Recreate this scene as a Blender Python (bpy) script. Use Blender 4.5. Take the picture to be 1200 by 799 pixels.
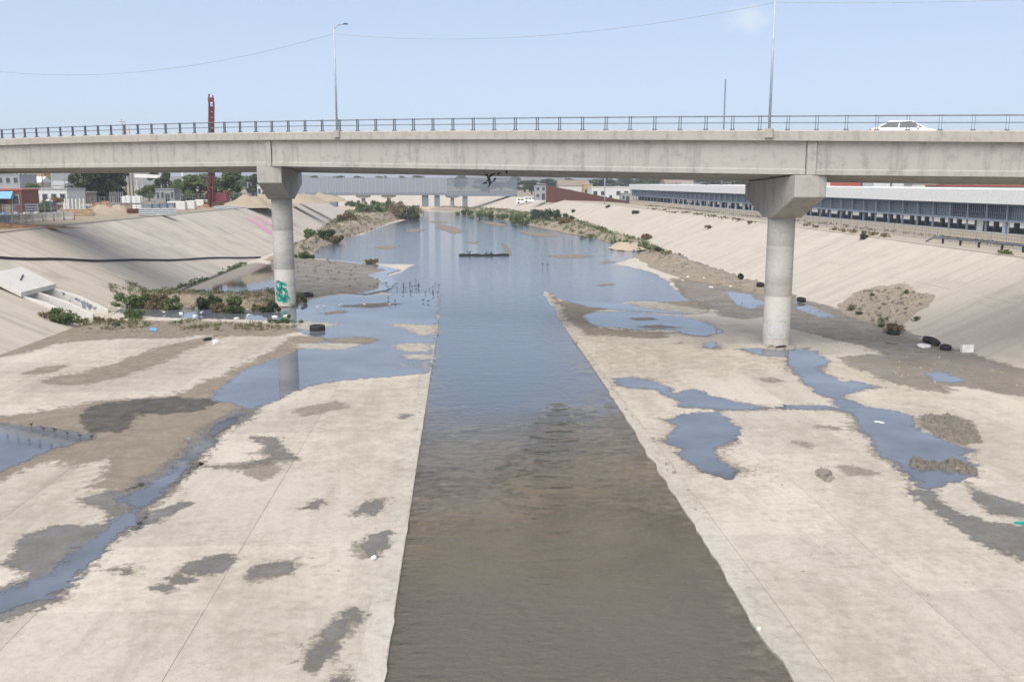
import bpy, bmesh, math, random
import numpy as np
from mathutils import Vector, Matrix

for o in list(bpy.data.objects): bpy.data.objects.remove(o)
sc = bpy.context.scene
R = math.radians
# ---------------------------------------------------------------- camera
H, F = 11.0, 1100.0                      # eye height above the channel floor (m), focal length in photo pixels
PITCH, YAW = R(9.6227), R(3.1295)
cam = bpy.data.cameras.new('camera')
cam.sensor_width = 36.0; cam.lens = 36.0 * F / 1200.0
cam.clip_start = 0.5; cam.clip_end = 20000
camo = bpy.data.objects.new('camera', cam); sc.collection.objects.link(camo)
camo.location = (0, 0, H); camo.rotation_euler = (R(90) - PITCH, 0, -YAW)
sc.camera = camo
# ---------------------------------------------------------------- sky, sun, exposure
SUN_EL, SUN_AZ = 56.0, 203.0             # azimuth clockwise from +Y: behind the camera, to its left
w = bpy.data.worlds.new('World'); sc.world = w; w.use_nodes = True
nt = w.node_tree
bg = nt.nodes['Background']; bg.inputs['Strength'].default_value = 0.12
sky = nt.nodes.new('ShaderNodeTexSky'); sky.sky_type = 'NISHITA'; sky.sun_disc = False
sky.sun_elevation = R(SUN_EL); sky.sun_rotation = R(SUN_AZ)
sky.air_density = 0.6; sky.dust_density = 0.2; sky.ozone_density = 1.5; sky.altitude = 20
# thin bright haze over the whole dome, evenly added to the clear sky, and one small faint cloud
hz = nt.nodes.new('ShaderNodeMix'); hz.data_type = 'RGBA'; hz.inputs[0].default_value = 0.65   # thickest towards the horizon
hz.inputs[7].default_value = (0.395 / 0.12, 0.452 / 0.12, 0.53 / 0.12, 1)
nt.links.new(sky.outputs[0], hz.inputs[6])
tcw = nt.nodes.new('ShaderNodeTexCoord'); sxyz = nt.nodes.new('ShaderNodeSeparateXYZ'); nt.links.new(tcw.outputs['Generated'], sxyz.inputs[0]); hmr = nt.nodes.new('ShaderNodeMapRange'); hmr.inputs[1].default_value = 0.0; hmr.inputs[2].default_value = 0.4; hmr.inputs[3].default_value = 0.72; hmr.inputs[4].default_value = 0.40; nt.links.new(sxyz.outputs['Z'], hmr.inputs[0]); nt.links.new(hmr.outputs[0], hz.inputs[0])
cdir = nt.nodes.new('ShaderNodeVectorMath'); cdir.operation = 'SUBTRACT'
cdir.inputs[1].default_value = (0.2822, 0.9463, 0.1576); nt.links.new(tcw.outputs['Generated'], cdir.inputs[0])
cmp_ = nt.nodes.new('ShaderNodeMapping'); cmp_.inputs['Scale'].default_value = (34, 34, 62); nt.links.new(cdir.outputs[0], cmp_.inputs[0])
clen = nt.nodes.new('ShaderNodeVectorMath'); clen.operation = 'LENGTH'; nt.links.new(cmp_.outputs[0], clen.inputs[0])
cno = nt.nodes.new('ShaderNodeTexNoise'); cno.inputs['Scale'].default_value = 60; cno.inputs['Detail'].default_value = 6; nt.links.new(tcw.outputs['Generated'], cno.inputs['Vector'])
cad = nt.nodes.new('ShaderNodeMath'); cad.operation = 'MULTIPLY_ADD'; cad.inputs[1].default_value = 1.6; nt.links.new(cno.outputs[0], cad.inputs[0]); nt.links.new(clen.outputs['Value'], cad.inputs[2])
cmr = nt.nodes.new('ShaderNodeMapRange'); cmr.inputs[1].default_value = 1.75; cmr.inputs[2].default_value = 0.95; cmr.inputs[3].default_value = 0; cmr.inputs[4].default_value = 0.5; nt.links.new(cad.outputs[0], cmr.inputs[0])
cmx = nt.nodes.new('ShaderNodeMix'); cmx.data_type = 'RGBA'; cmx.inputs[7].default_value = (0.54 / 0.12, 0.57 / 0.12, 0.60 / 0.12, 1)
nt.links.new(cmr.outputs[0], cmx.inputs[0]); nt.links.new(hz.outputs[2], cmx.inputs[6]); nt.links.new(cmx.outputs[2], bg.inputs['Color'])
sl = bpy.data.lights.new('sun', 'SUN'); sl.energy = 3.0; sl.angle = R(75); sl.color = (1.0, 0.925, 0.82)
so = bpy.data.objects.new('sun', sl); sc.collection.objects.link(so)
sd = Vector((math.sin(R(SUN_AZ)) * math.cos(R(SUN_EL)), math.cos(R(SUN_AZ)) * math.cos(R(SUN_EL)), math.sin(R(SUN_EL))))
so.rotation_euler = sd.to_track_quat('Z', 'Y').to_euler(); so.location = (0, -20, 60)
vs = sc.view_settings
vs.view_transform = 'Standard'; vs.look = 'None'; vs.gamma = 1.0; vs.use_curve_mapping = False; vs.exposure = 0.76
sc.render.engine = 'CYCLES'
sc.cycles.max_bounces = 6; sc.cycles.transparent_max_bounces = 12

rng = random.Random(7); nr = np.random.default_rng(7)
# ---------------------------------------------------------------- survey helpers: photo point -> place on the ground
_fw = np.array([math.sin(YAW) * math.cos(PITCH), math.cos(YAW) * math.cos(PITCH), -math.sin(PITCH)])
_rt = np.array([math.cos(YAW), -math.sin(YAW), 0.0]); _up = np.cross(_rt, _fw); _C = np.array([0, 0, H])
def ray(x, y): return _fw + _rt * (x - 600) / F - _up * (y - 399.5) / F
def at(x, y, z=0.0):
    d = ray(x, y); return _C + d * ((z - H) / d[2])
def atY(x, y, Y):
    d = ray(x, y); return _C + d * (Y / d[1])

ZL, ZR = 6.2, 4.95
_cl = np.array([[-40, -43.5], [112, -43.5], [141, -42.3], [183, -39.5], [215, -39], [260, -42], [330, -50], [400, -66], [450, -120], [500, -300], [560, -1500]])
_tl = np.array([[-40, -29.8], [135, -29.6], [160, -28.8], [185, -28], [215, -28.5], [260, -31], [330, -38], [400, -52], [440, -108], [488, -290], [540, -1500]])
_cr = np.array([[-40, 45], [140, 45], [180, 43.4], [225, 41], [270, 38], [320, 33], [370, 26], [420, 15], [470, -10], [510, -60], [530, -150], [560, -600], [575, -1500]])
_tr = np.array([[-40, 33.6], [140, 33.6], [180, 32], [222, 29.5], [266, 26.5], [314, 21.5], [362, 14.5], [408, 3], [455, -20], [495, -65], [515, -150], [545, -600], [560, -1500]])
crestL = lambda y: np.interp(y, _cl[:, 0], _cl[:, 1]); toeL = lambda y: np.interp(y, _tl[:, 0], _tl[:, 1])
crestR = lambda y: np.interp(y, _cr[:, 0], _cr[:, 1]); toeR = lambda y: np.interp(y, _tr[:, 0], _tr[:, 1])
def gz(x, y):
    a, b, c, d = crestL(y), toeL(y), toeR(y), crestR(y)
    if x <= a: return ZL
    if x < b: return ZL * (b - x) / (b - a)
    if x <= c: return 0.0
    if x < d: return ZR * (x - c) / (d - c)
    return float(np.interp(x - d, [0, 9, 16], [ZR, ZR, 4.2]))
def hit(px, py):
    d = ray(px, py); t = 10.0
    while t < 900:
        p = _C + d * t
        if p[2] <= gz(p[0], p[1]): return p
        t += 0.15
    return p

# ---------------------------------------------------------------- scene helpers
col = sc.collection
ORIG = {}
def tag(o, label=None, cat=None, group=None, kind=None):
    if label: o['label'] = label
    if cat: o['category'] = cat
    if group: o['group'] = group
    if kind: o['kind'] = kind
    return o
def thing(name, loc, label, cat, group=None, rz=0.0):
    o = bpy.data.objects.new(name, None); col.objects.link(o)
    o.location = loc; o.rotation_euler = (0, 0, rz); o.empty_display_size = 0.2
    return tag(o, label, cat, group)
class MB:
    """collects boxes, tubes and prisms; build() links them as one mesh object"""
    def __init__(s): s.v = []; s.f = []
    def add(s, v, f):
        n = len(s.v); s.v += [tuple(p) for p in v]; s.f += [tuple(i + n for i in q) for q in f]; return s
    def box(s, c, d, rz=0.0, m=None):
        x, y, z = d[0] / 2, d[1] / 2, d[2] / 2
        P = [(-x, -y, -z), (x, -y, -z), (x, y, -z), (-x, y, -z), (-x, -y, z), (x, -y, z), (x, y, z), (-x, y, z)]
        M = Matrix.Translation(c) @ (m if m is not None else Matrix.Rotation(rz, 4, 'Z'))
        return s.add([M @ Vector(p) for p in P], [(0, 3, 2, 1), (4, 5, 6, 7), (0, 1, 5, 4), (1, 2, 6, 5), (2, 3, 7, 6), (3, 0, 4, 7)])
    def tube(s, path, r, n=8, cap=True):
        path = [Vector(p) for p in path]; k = len(path)
        r = r if hasattr(r, '__len__') else [r] * k
        V = []; Fc = []
        for i, p in enumerate(path):
            t = (path[min(i + 1, k - 1)] - path[max(i - 1, 0)]).normalized()
            a = Vector((0, 0, 1)) if abs(t.z) < 0.9 else Vector((1, 0, 0))
            u = t.cross(a).normalized(); v = t.cross(u)
            for j in range(n):
                q = 2 * math.pi * j / n
                V.append(p + (u * math.cos(q) + v * math.sin(q)) * r[i])
        for i in range(k - 1):
            for j in range(n):
                a, b = i * n + j, i * n + (j + 1) % n
                Fc.append((a, b, b + n, a + n))
        if cap: Fc += [tuple(range(n))[::-1], tuple(range((k - 1) * n, k * n))]
        return s.add(V, Fc)
    def prism(s, poly, z0, z1):
        n = len(poly); V = [(x, y, z0) for x, y in poly] + [(x, y, z1) for x, y in poly]
        Fc = [tuple(range(n))[::-1], tuple(range(n, 2 * n))] + [(i, (i + 1) % n, n + (i + 1) % n, n + i) for i in range(n)]
        return s.add(V, Fc)
    def loft(s, secs, close=True):
        n = len(secs[0]); V = [p for q in secs for p in q]; Fc = []
        for i in range(len(secs) - 1):
            for j in range(n):
                a, b = i * n + j, i * n + (j + 1) % n
                Fc.append((a, b, b + n, a + n))
        if close: Fc += [tuple(range(n))[::-1], tuple(range((len(secs) - 1) * n, len(secs) * n))]
        return s.add(V, Fc)
    def mesh(s, name, smooth=False):
        me = bpy.data.meshes.new(name); me.from_pydata(s.v, [], s.f); me.validate()
        bm = bmesh.new(); bm.from_mesh(me); bmesh.ops.recalc_face_normals(bm, faces=bm.faces); bm.to_mesh(me); bm.free()
        if smooth:
            me.polygons.foreach_set('use_smooth', [True] * len(me.polygons))
        return me
    def build(s, name, mat, parent=None, smooth=False, bevel=0.0, origin=None, **kw):
        off = Vector((0, 0, 0))
        if parent is None and kw.get('kind') is None:
            a = np.array(s.v); off = Vector(((a[:, 0].min() + a[:, 0].max()) / 2, (a[:, 1].min() + a[:, 1].max()) / 2, a[:, 2].min()))
        elif parent is not None and origin is None:
            off = Vector(WLOC.get(parent.name, (0, 0, 0)))
        if off.length: s.v = [(p[0] - off.x, p[1] - off.y, p[2] - off.z) for p in s.v]
        me = s.mesh(name, smooth); me.materials.append(mat)
        o = bpy.data.objects.new(name, me); col.objects.link(o)
        if parent is not None: o.parent = parent; WLOC[o.name] = tuple(off)
        else: o.location = off
        if bevel:
            md = o.modifiers.new('b', 'BEVEL'); md.width = bevel; md.segments = 2; md.limit_method = 'ANGLE'
        return tag(o, **{k: v for k, v in kw.items() if k in ('label', 'cat', 'group', 'kind')})
WLOC = {}
def wthing(name, loc, label, cat, group=None):
    """a thing whose parts are given in world coordinates"""
    o = thing(name, loc, label, cat, group); WLOC[o.name] = tuple(loc); return o
def dup(o, loc=None, rz=None, scale=None, label=None, group=None, parent=None):
    c = o.copy(); col.objects.link(c)
    if parent is not None: c.parent = parent
    if loc is not None: c.location = loc
    if rz is not None: c.rotation_euler = (c.rotation_euler[0], c.rotation_euler[1], rz)
    if scale is not None: c.scale = scale if hasattr(scale, '__len__') else (scale,) * 3
    if label: c['label'] = label
    if group: c['group'] = group
    for ch in list(o.children): dup(ch, parent=c)
    return c
def piece(name, me, mat, loc, parent, rot=(0, 0, 0), scale=(1, 1, 1)):
    if not me.materials: me.materials.append(mat)
    o = bpy.data.objects.new(name, me); col.objects.link(o); o.parent = parent
    o.location = loc; o.rotation_euler = rot; o.scale = scale; return o

# ---------------------------------------------------------------- materials
def M_new(name):
    m = bpy.data.materials.new(name); m.use_nodes = True
    t = m.node_tree; return m, t, t.nodes['Principled BSDF'], t.nodes['Material Output']
def N(t, kind, **kw):
    n = t.nodes.new(kind)
    for k, v in kw.items():
        if k == 'inp':
            for a, b in v.items(): n.inputs[a].default_value = b
        else: setattr(n, k, v)
    return n
def pos(t, scale=(1, 1, 1), obj=False, rot=(0, 0, 0)):
    g = N(t, 'ShaderNodeTexCoord').outputs['Object'] if obj else N(t, 'ShaderNodeNewGeometry').outputs['Position']
    mp = N(t, 'ShaderNodeMapping'); mp.inputs['Scale'].default_value = scale; mp.inputs['Rotation'].default_value = rot
    t.links.new(g, mp.inputs[0]); return mp.outputs[0]
def noise(t, vec, scale, detail=4, rough=0.55, lo=0.35, hi=0.65):
    n = N(t, 'ShaderNodeTexNoise', inp={'Scale': scale, 'Detail': detail, 'Roughness': rough}); t.links.new(vec, n.inputs['Vector'])
    r = N(t, 'ShaderNodeMapRange', inp={1: lo, 2: hi}); t.links.new(n.outputs[0], r.inputs[0]); return r.outputs[0]
def mixc(t, fac, a, b, mode='MIX'):
    n = N(t, 'ShaderNodeMix', data_type='RGBA', blend_type=mode)
    for s, v in ((0, fac), (6, a), (7, b)):
        if isinstance(v, (int, float)): n.inputs[s].default_value = v
        elif isinstance(v, tuple): n.inputs[s].default_value = v + (1,) if len(v) == 3 else v
        else: t.links.new(v, n.inputs[s])
    return n.outputs[2]
def mth(t, op, a, b=0.0, clamp=False):
    n = N(t, 'ShaderNodeMath', operation=op, use_clamp=clamp)
    for i, v in enumerate((a, b)):
        if isinstance(v, (int, float)): n.inputs[i].default_value = v
        else: t.links.new(v, n.inputs[i])
    return n.outputs[0]
def bump(t, bs, h, strength=0.3, dist=0.02):
    b = N(t, 'ShaderNodeBump', inp={'Strength': strength, 'Distance': dist}); t.links.new(h, b.inputs['Height']); t.links.new(b.outputs[0], bs.inputs['Normal'])
def sepxyz(t):
    s = N(t, 'ShaderNodeSeparateXYZ'); t.links.new(N(t, 'ShaderNodeNewGeometry').outputs['Position'], s.inputs[0]); return s
def mrange(t, v, a, b, c=0.0, d=1.0):
    r = N(t, 'ShaderNodeMapRange', inp={1: a, 2: b, 3: c, 4: d}); t.links.new(v, r.inputs[0]); return r.outputs[0]

def simple(name, c, rough=0.7, metal=0.0, var=0.12, scale=3.0, spec=0.4, obj=True):
    m, t, b, o = M_new(name)
    n = noise(t, pos(t, obj=obj), scale)
    dark = tuple(x * (1 - var) for x in c); lite = tuple(min(1, x * (1 + var)) for x in c)
    t.links.new(mixc(t, n, dark, lite), b.inputs['Base Color'])
    b.inputs['Roughness'].default_value = rough; b.inputs['Metallic'].default_value = metal; b.inputs['Specular IOR Level'].default_value = spec
    return m
def concrete(name, c, stain=(0.22, 0.19, 0.15), stain_amt=0.35, streak=None, rnd=0.10, grain=0.10, cell=0.12, pale=0.25, speck=0.0):
    """weathered concrete: broad blotches, run-off streaks, fine aggregate, slab to slab tone"""
    m, t, b, o = M_new(name)
    p = pos(t)
    big = noise(t, p, cell, 6, 0.6, 0.38, 0.66)
    colr = mixc(t, mth(t, 'MULTIPLY', big, pale), c, tuple(min(0.8, x * 1.28) for x in c))
    med = noise(t, p, cell * 5.3, 6, 0.65, 0.52, 0.74)
    colr = mixc(t, mth(t, 'MULTIPLY', med, stain_amt), colr, stain)
    if streak:
        s = noise(t, pos(t, streak), 1.0, 6, 0.7, 0.5, 0.7)
        colr = mixc(t, mth(t, 'MULTIPLY', s, 0.5), colr, stain)
    fine = noise(t, p, 26.0, 4, 0.8, 0.3, 0.7)
    colr = mixc(t, grain * 2, colr, mixc(t, fine, tuple(x * 0.55 for x in c), tuple(min(0.9, x * 1.4) for x in c)))
    if speck:
        sp = noise(t, p, 4.5, 8, 0.85, 0.47, 0.60); colr = mixc(t, mth(t, 'MULTIPLY', sp, speck), colr, tuple(x * 0.55 for x in c))
        sp = noise(t, pos(t, (0.55, 0.16, 1)), 1.0, 8, 0.75, 0.54, 0.66); colr = mixc(t, mth(t, 'MULTIPLY', sp, speck * 0.8), colr, stain)
    inf = N(t, 'ShaderNodeObjectInfo')
    v = mrange(t, inf.outputs['Random'], 0, 1, 1 - rnd, 1 + rnd * 0.4)
    hs = N(t, 'ShaderNodeHueSaturation'); t.links.new(v, hs.inputs['Value']); t.links.new(colr, hs.inputs['Color'])
    t.links.new(hs.outputs[0], b.inputs['Base Color'])
    b.inputs['Roughness'].default_value = 0.85; b.inputs['Specular IOR Level'].default_value = 0.25
    bump(t, b, fine, 0.25, 0.015)
    return m
def layer(name, a, b2, rough=0.9, scale=0.8, edge=0.5, edge_scale=2.2, spec=0.3, bumpd=0.02, thin=0.35, slope=1.5, opac=1.0):
    """deposit lying on the floor; attribute d (signed distance) ends it in a ragged rim"""
    m, t, b, o = M_new(name)
    p = pos(t)
    n = noise(t, p, scale, 7, 0.65, 0.34, 0.68)
    c = mixc(t, n, a, b2)
    f = noise(t, p, 7.0, 5, 0.75, 0.3, 0.7)
    c = mixc(t, 0.22, c, mixc(t, f, tuple(x * 0.5 for x in a), tuple(min(0.9, x * 1.5) for x in b2)))
    t.links.new(c, b.inputs['Base Color'])
    if isinstance(rough, tuple):
        t.links.new(mrange(t, noise(t, p, scale * 1.7, 5, 0.6, 0.42, 0.6), 0, 1, *rough), b.inputs['Roughness'])
    else: b.inputs['Roughness'].default_value = rough
    b.inputs['Specular IOR Level'].default_value = spec
    if bumpd: bump(t, b, f, 0.5, bumpd)
    at_ = N(t, 'ShaderNodeAttribute', attribute_name='d')
    e = noise(t, p, edge_scale, 7, 0.7, 0.3, 0.7)
    k = mth(t, 'ADD', mth(t, 'MULTIPLY', at_.outputs['Fac'], -1.0), mth(t, 'MULTIPLY', mth(t, 'SUBTRACT', e, 0.5), 2 * edge))
    al = mth(t, 'ADD', mth(t, 'MULTIPLY', k, slope), 0.5, True)
    if thin: al = mth(t, 'MULTIPLY', al, mrange(t, noise(t, p, scale * 2.3, 7, 0.7, 0.32, 0.62), 0, 1, 1 - thin, 1.0))
    if opac < 1: al = mth(t, 'MULTIPLY', al, opac)
    t.links.new(al, b.inputs['Alpha'])
    return m

MAT = {}
MAT['floor'] = concrete('floor_concrete', (0.50, 0.448, 0.38), rnd=0.13, cell=0.1, stain=(0.25, 0.215, 0.17), stain_amt=0.6, grain=0.2, pale=0.45, streak=(0.9, 0.07, 1), speck=0.38)
MAT['kerb'] = concrete('kerb_concrete', (0.48, 0.44, 0.38), rnd=0.08, cell=0.5, stain=(0.2, 0.16, 0.11), stain_amt=0.6, speck=0.4)
MAT['bankR'] = concrete('right_bank_concrete', (0.49, 0.437, 0.368), rnd=0.03, cell=0.06, speck=0.25, streak=(0.05, 0.7, 0.05), stain=(0.25, 0.215, 0.18), stain_amt=0.4)
MAT['bankL'] = concrete('left_bank_concrete', (0.48, 0.428, 0.362), rnd=0.09, cell=0.07, streak=(0.05, 0.9, 0.05), stain=(0.2, 0.175, 0.15), stain_amt=0.5)
MAT['bridge'] = concrete('bridge_concrete', (0.42, 0.395, 0.355), rnd=0.06, cell=0.3, streak=(1.1, 1.1, 0.12), stain=(0.13, 0.12, 0.11), stain_amt=0.45, grain=0.05)
MAT['deck'] = concrete('deck_edge_concrete', (0.42, 0.39, 0.345), rnd=0.02, cell=0.5, streak=(1.8, 1.8, 0.3), stain=(0.2, 0.17, 0.14), stain_amt=0.5, grain=0.05)
MAT['column'] = concrete('column_concrete', (0.53, 0.505, 0.46), rnd=0.06, cell=0.6, streak=(0.25, 0.25, 1.6), stain=(0.25, 0.23, 0.2), stain_amt=0.4, grain=0.06)
MAT['culvert'] = concrete('culvert_concrete', (0.62, 0.60, 0.56), rnd=0.05, cell=0.5, stain=(0.25, 0.25, 0.26), stain_amt=0.4)
MAT['asphalt'] = simple('asphalt', (0.06, 0.06, 0.06), 0.9)
MAT['silt'] = layer('dry_silt', (0.20, 0.165, 0.125), (0.29, 0.245, 0.19), edge=0.7, thin=0.45, slope=1.3)
MAT['pale_silt'] = layer('pale_silt', (0.40, 0.36, 0.29), (0.47, 0.43, 0.37), edge=0.8, thin=0.5, slope=1.2)
MAT['mud'] = layer('damp_mud', (0.185, 0.157, 0.125), (0.28, 0.245, 0.20), rough=(0.45, 0.85), edge=0.6, scale=0.3, bumpd=0.008)
MAT['wet'] = layer('wet_concrete', (0.135, 0.12, 0.10), (0.195, 0.175, 0.15), rough=(0.12, 0.5), spec=0.5, edge=0.8, scale=0.7, thin=0.3, slope=2.0, bumpd=0.006, edge_scale=3.2)
MAT['damp'] = layer('damp_stain', (0.22, 0.185, 0.14), (0.30, 0.26, 0.21), rough=0.7, spec=0.4, edge=1.0, thin=0.6, slope=1.0, scale=1.5, bumpd=0.006, edge_scale=3.5)
MAT['black_mud'] = layer('black_mud', (0.06, 0.05, 0.038), (0.115, 0.097, 0.072), rough=(0.2, 0.6), edge=0.7, scale=0.8)
MAT['rubble'] = layer('rubble_soil', (0.20, 0.16, 0.115), (0.36, 0.30, 0.23), edge=0.5, scale=1.2, bumpd=0.08, thin=0, slope=3)
MAT['slump'] = layer('slumped_soil', (0.30, 0.245, 0.18), (0.42, 0.355, 0.28), edge=0.9, scale=1.2, bumpd=0.05, thin=0.4, slope=1.2)
MAT['film'] = layer('thin_silt_film', (0.37, 0.315, 0.245), (0.43, 0.375, 0.30), edge=1.3, scale=0.45, bumpd=0.0, thin=0.95, slope=0.5, opac=0.36)
MAT['sand'] = layer('sand', (0.40, 0.33, 0.24), (0.48, 0.40, 0.30), edge=0.4, scale=0.4, thin=0, slope=3)

def water_mat(name, base, trench=False, rough=0.03, edge=0.35, slope=4.0):
    m, t, b, o = M_new(name)
    p = pos(t)
    n = noise(t, p, 0.25, 5, 0.6, 0.35, 0.65)
    c = mixc(t, n, tuple(x * 0.75 for x in base), tuple(x * 1.25 for x in base))
    if trench:      # silty bed shows through the shallow run below the step, deeper water above it, with blue sky reflection painted into its colour
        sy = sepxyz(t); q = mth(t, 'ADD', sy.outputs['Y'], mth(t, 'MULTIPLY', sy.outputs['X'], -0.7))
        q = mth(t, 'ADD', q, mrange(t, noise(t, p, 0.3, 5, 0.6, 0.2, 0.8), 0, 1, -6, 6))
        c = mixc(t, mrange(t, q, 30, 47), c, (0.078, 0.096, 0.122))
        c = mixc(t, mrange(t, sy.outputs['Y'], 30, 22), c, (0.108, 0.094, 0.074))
        c = mixc(t, mrange(t, sy.outputs['Y'], 80, 110), c, (0.105, 0.122, 0.150))  # far shallows: paler blue of the reflected sky painted into the base
    t.links.new(c, b.inputs['Base Color'])
    b.inputs['Roughness'].default_value = rough; b.inputs['IOR'].default_value = 1.33; b.inputs['Specular IOR Level'].default_value = 0.5
    at_ = N(t, 'ShaderNodeAttribute', attribute_name='d')
    e = noise(t, p, 2.5, 7, 0.7, 0.3, 0.7)
    k = mth(t, 'ADD', mth(t, 'MULTIPLY', at_.outputs['Fac'], -1.0), mth(t, 'MULTIPLY', mth(t, 'SUBTRACT', e, 0.5), 2 * edge))
    t.links.new(mth(t, 'ADD', mth(t, 'MULTIPLY', k, slope), 0.5, True), b.inputs['Alpha'])
    if trench:
        s = sepxyz(t)
        # long crested ripples below the step, small chop nearer, almost still beyond
        rip = noise(t, pos(t, (0.7, 1.35, 1)), 1.0, 2, 0.45, 0.25, 0.75)
        chop = noise(t, pos(t, (1.2, 2.0, 1), rot=(0, 0, 0.25)), 1.6, 4, 0.6, 0.2, 0.8)
        far = noise(t, pos(t, (0.35, 1.4, 1)), 1.0, 4, 0.6, 0.2, 0.8)
        skew = mth(t, 'ADD', s.outputs['Y'], mth(t, 'MULTIPLY', s.outputs['X'], -0.75))
        skew = mth(t, 'ADD', skew, mrange(t, noise(t, p, 0.35, 3, 0.5, 0.2, 0.8), 0, 1, -3.5, 3.5))
        a1 = mth(t, 'MULTIPLY', mrange(t, skew, 36.5, 41.0, 1, 0), mrange(t, s.outputs['Y'], 25, 34, 0.15, 1))
        a1 = mth(t, 'MULTIPLY', a1, mrange(t, noise(t, p, 0.22, 3, 0.5, 0.3, 0.7), 0, 1, 0.35, 1.0))
        a2 = mrange(t, s.outputs['Y'], 34, 46, 0.2, 0.012)
        a3 = mrange(t, s.outputs['Y'], 45, 140, 0.014, 0.042)
        h = mth(t, 'ADD', mth(t, 'MULTIPLY', rip, a1), mth(t, 'MULTIPLY', chop, a2))
        h = mth(t, 'ADD', h, mth(t, 'MULTIPLY', far, a3))
        bump(t, b, h, 1.0, 0.75)
    else:
        bump(t, b, noise(t, p, 2.0, 3, 0.5, 0.2, 0.8), 0.25, 0.004)
    return m
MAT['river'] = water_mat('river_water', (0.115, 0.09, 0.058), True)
MAT['puddle'] = water_mat('puddle_water', (0.12, 0.135, 0.162), rough=0.02, edge=1.1, slope=2.4)
MAT['pond'] = water_mat('pond_water', (0.075, 0.066, 0.045), rough=0.04, edge=0.4)

def leafmat(name, a, b2, tr=0.25):
    m, t, b, o = M_new(name)
    n = noise(t, pos(t), 1.1, 4, 0.6, 0.3, 0.7)
    t.links.new(mixc(t, n, a, b2), b.inputs['Base Color']); b.inputs['Roughness'].default_value = 0.6
    ts = N(t, 'ShaderNodeBsdfTranslucent'); t.links.new(mixc(t, n, a, b2), ts.inputs[0])
    mx = N(t, 'ShaderNodeMixShader', inp={0: tr}); t.links.new(b.outputs[0], mx.inputs[1]); t.links.new(ts.outputs[0], mx.inputs[2]); t.links.new(mx.outputs[0], o.inputs[0])
    return m
MAT['leaf'] = leafmat('green_leaves', (0.07, 0.115, 0.035), (0.14, 0.19, 0.065))
MAT['leaf_dark'] = leafmat('dark_leaves', (0.035, 0.058, 0.025), (0.08, 0.11, 0.045))
MAT['leaf_bright'] = leafmat('bright_leaves', (0.09, 0.14, 0.04), (0.17, 0.21, 0.08))
MAT['leaf_dry'] = leafmat('dry_leaves', (0.16, 0.12, 0.06), (0.26, 0.20, 0.11))
MAT['bark'] = simple('bark', (0.11, 0.085, 0.06), 0.9)
MAT['ground'] = concrete('bare_ground', (0.30, 0.25, 0.185), rnd=0.0, cell=0.05, stain=(0.17, 0.14, 0.1), stain_amt=0.5)
MAT['path'] = concrete('crest_path', (0.38, 0.33, 0.26), rnd=0.0, cell=0.15, stain=(0.2, 0.17, 0.11), stain_amt=0.5)
MAT['steel'] = simple('galvanised_steel', (0.33, 0.34, 0.36), 0.45, 0.4)
MAT['rail'] = simple('grey_rail_paint', (0.15, 0.17, 0.20), 0.5, 0.3)
MAT['grey_paint'] = simple('grey_paint', (0.36, 0.39, 0.42), 0.6)
MAT['pole'] = simple('pale_pole_paint', (0.42, 0.44, 0.46), 0.5, 0.2)
MAT['white'] = simple('white_paint', (0.78, 0.78, 0.76), 0.55, var=0.06)
MAT['car_white'] = simple('white_car_paint', (0.80, 0.80, 0.80), 0.2, var=0.02, spec=0.6)
MAT['glass'] = simple('dark_glass', (0.05, 0.06, 0.07), 0.1, spec=0.6)
MAT['rubber'] = simple('black_rubber', (0.022, 0.022, 0.024), 0.75)
MAT['red_light'] = simple('red_lens', (0.45, 0.03, 0.03), 0.3)
MAT['rig_red'] = simple('rig_red_paint', (0.17, 0.04, 0.045), 0.6, var=0.45)
MAT['rust'] = simple('rusty_steel', (0.13, 0.055, 0.04), 0.85, var=0.3)
MAT['steel_blue'] = simple('blue_grey_steel', (0.20, 0.245, 0.31), 0.55, 0.1)
MAT['mesh_blue'] = simple('blue_grey_mesh', (0.15, 0.18, 0.22), 0.6)
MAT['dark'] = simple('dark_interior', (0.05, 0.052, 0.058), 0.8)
MAT['panel_grey'] = simple('grey_panel', (0.25, 0.28, 0.315), 0.6, var=0.08)
MAT['panel_dark'] = simple('dark_grey_panel', (0.17, 0.20, 0.24), 0.6, var=0.08)
MAT['blue'] = simple('blue_plastic', (0.02, 0.16, 0.42), 0.45)
MAT['sky_blue'] = simple('light_blue_sign', (0.16, 0.36, 0.58), 0.5)
MAT['brick_red'] = simple('brick_red_paint', (0.20, 0.085, 0.065), 0.8)
MAT['red_roof'] = simple('red_roof', (0.42, 0.10, 0.08), 0.7)
MAT['tan'] = simple('tan_wood', (0.34, 0.25, 0.16), 0.8, var=0.25)
MAT['dirt'] = concrete('dirt_heap', (0.34, 0.285, 0.215), rnd=0.0, cell=0.6, stain=(0.25, 0.18, 0.11), stain_amt=0.5)
MAT['rust_soil'] = simple('orange_soil', (0.23, 0.135, 0.08), 0.95, var=0.4, scale=1.5)
MAT['stone'] = concrete('grey_stone', (0.24, 0.215, 0.185), rnd=0.35, cell=1.0)
MAT['foam'] = simple('white_foam', (0.72, 0.72, 0.70), 0.7)
MAT['bird_dark'] = simple('dark_feathers', (0.025, 0.025, 0.028), 0.7)
MAT['bird_white'] = simple('white_feathers', (0.75, 0.75, 0.73), 0.8)
MAT['paint_green'] = simple('green_spray_paint', (0.01, 0.30, 0.23), 0.6, var=0.3, scale=6)
MAT['paint_dark'] = simple('dark_spray_paint', (0.015, 0.07, 0.06), 0.6)
MAT['paint_pink'] = simple('pink_spray_paint', (0.55, 0.25, 0.36), 0.8)
MAT['paint_white'] = simple('white_spray_paint', (0.52, 0.53, 0.54), 0.8)
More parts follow.
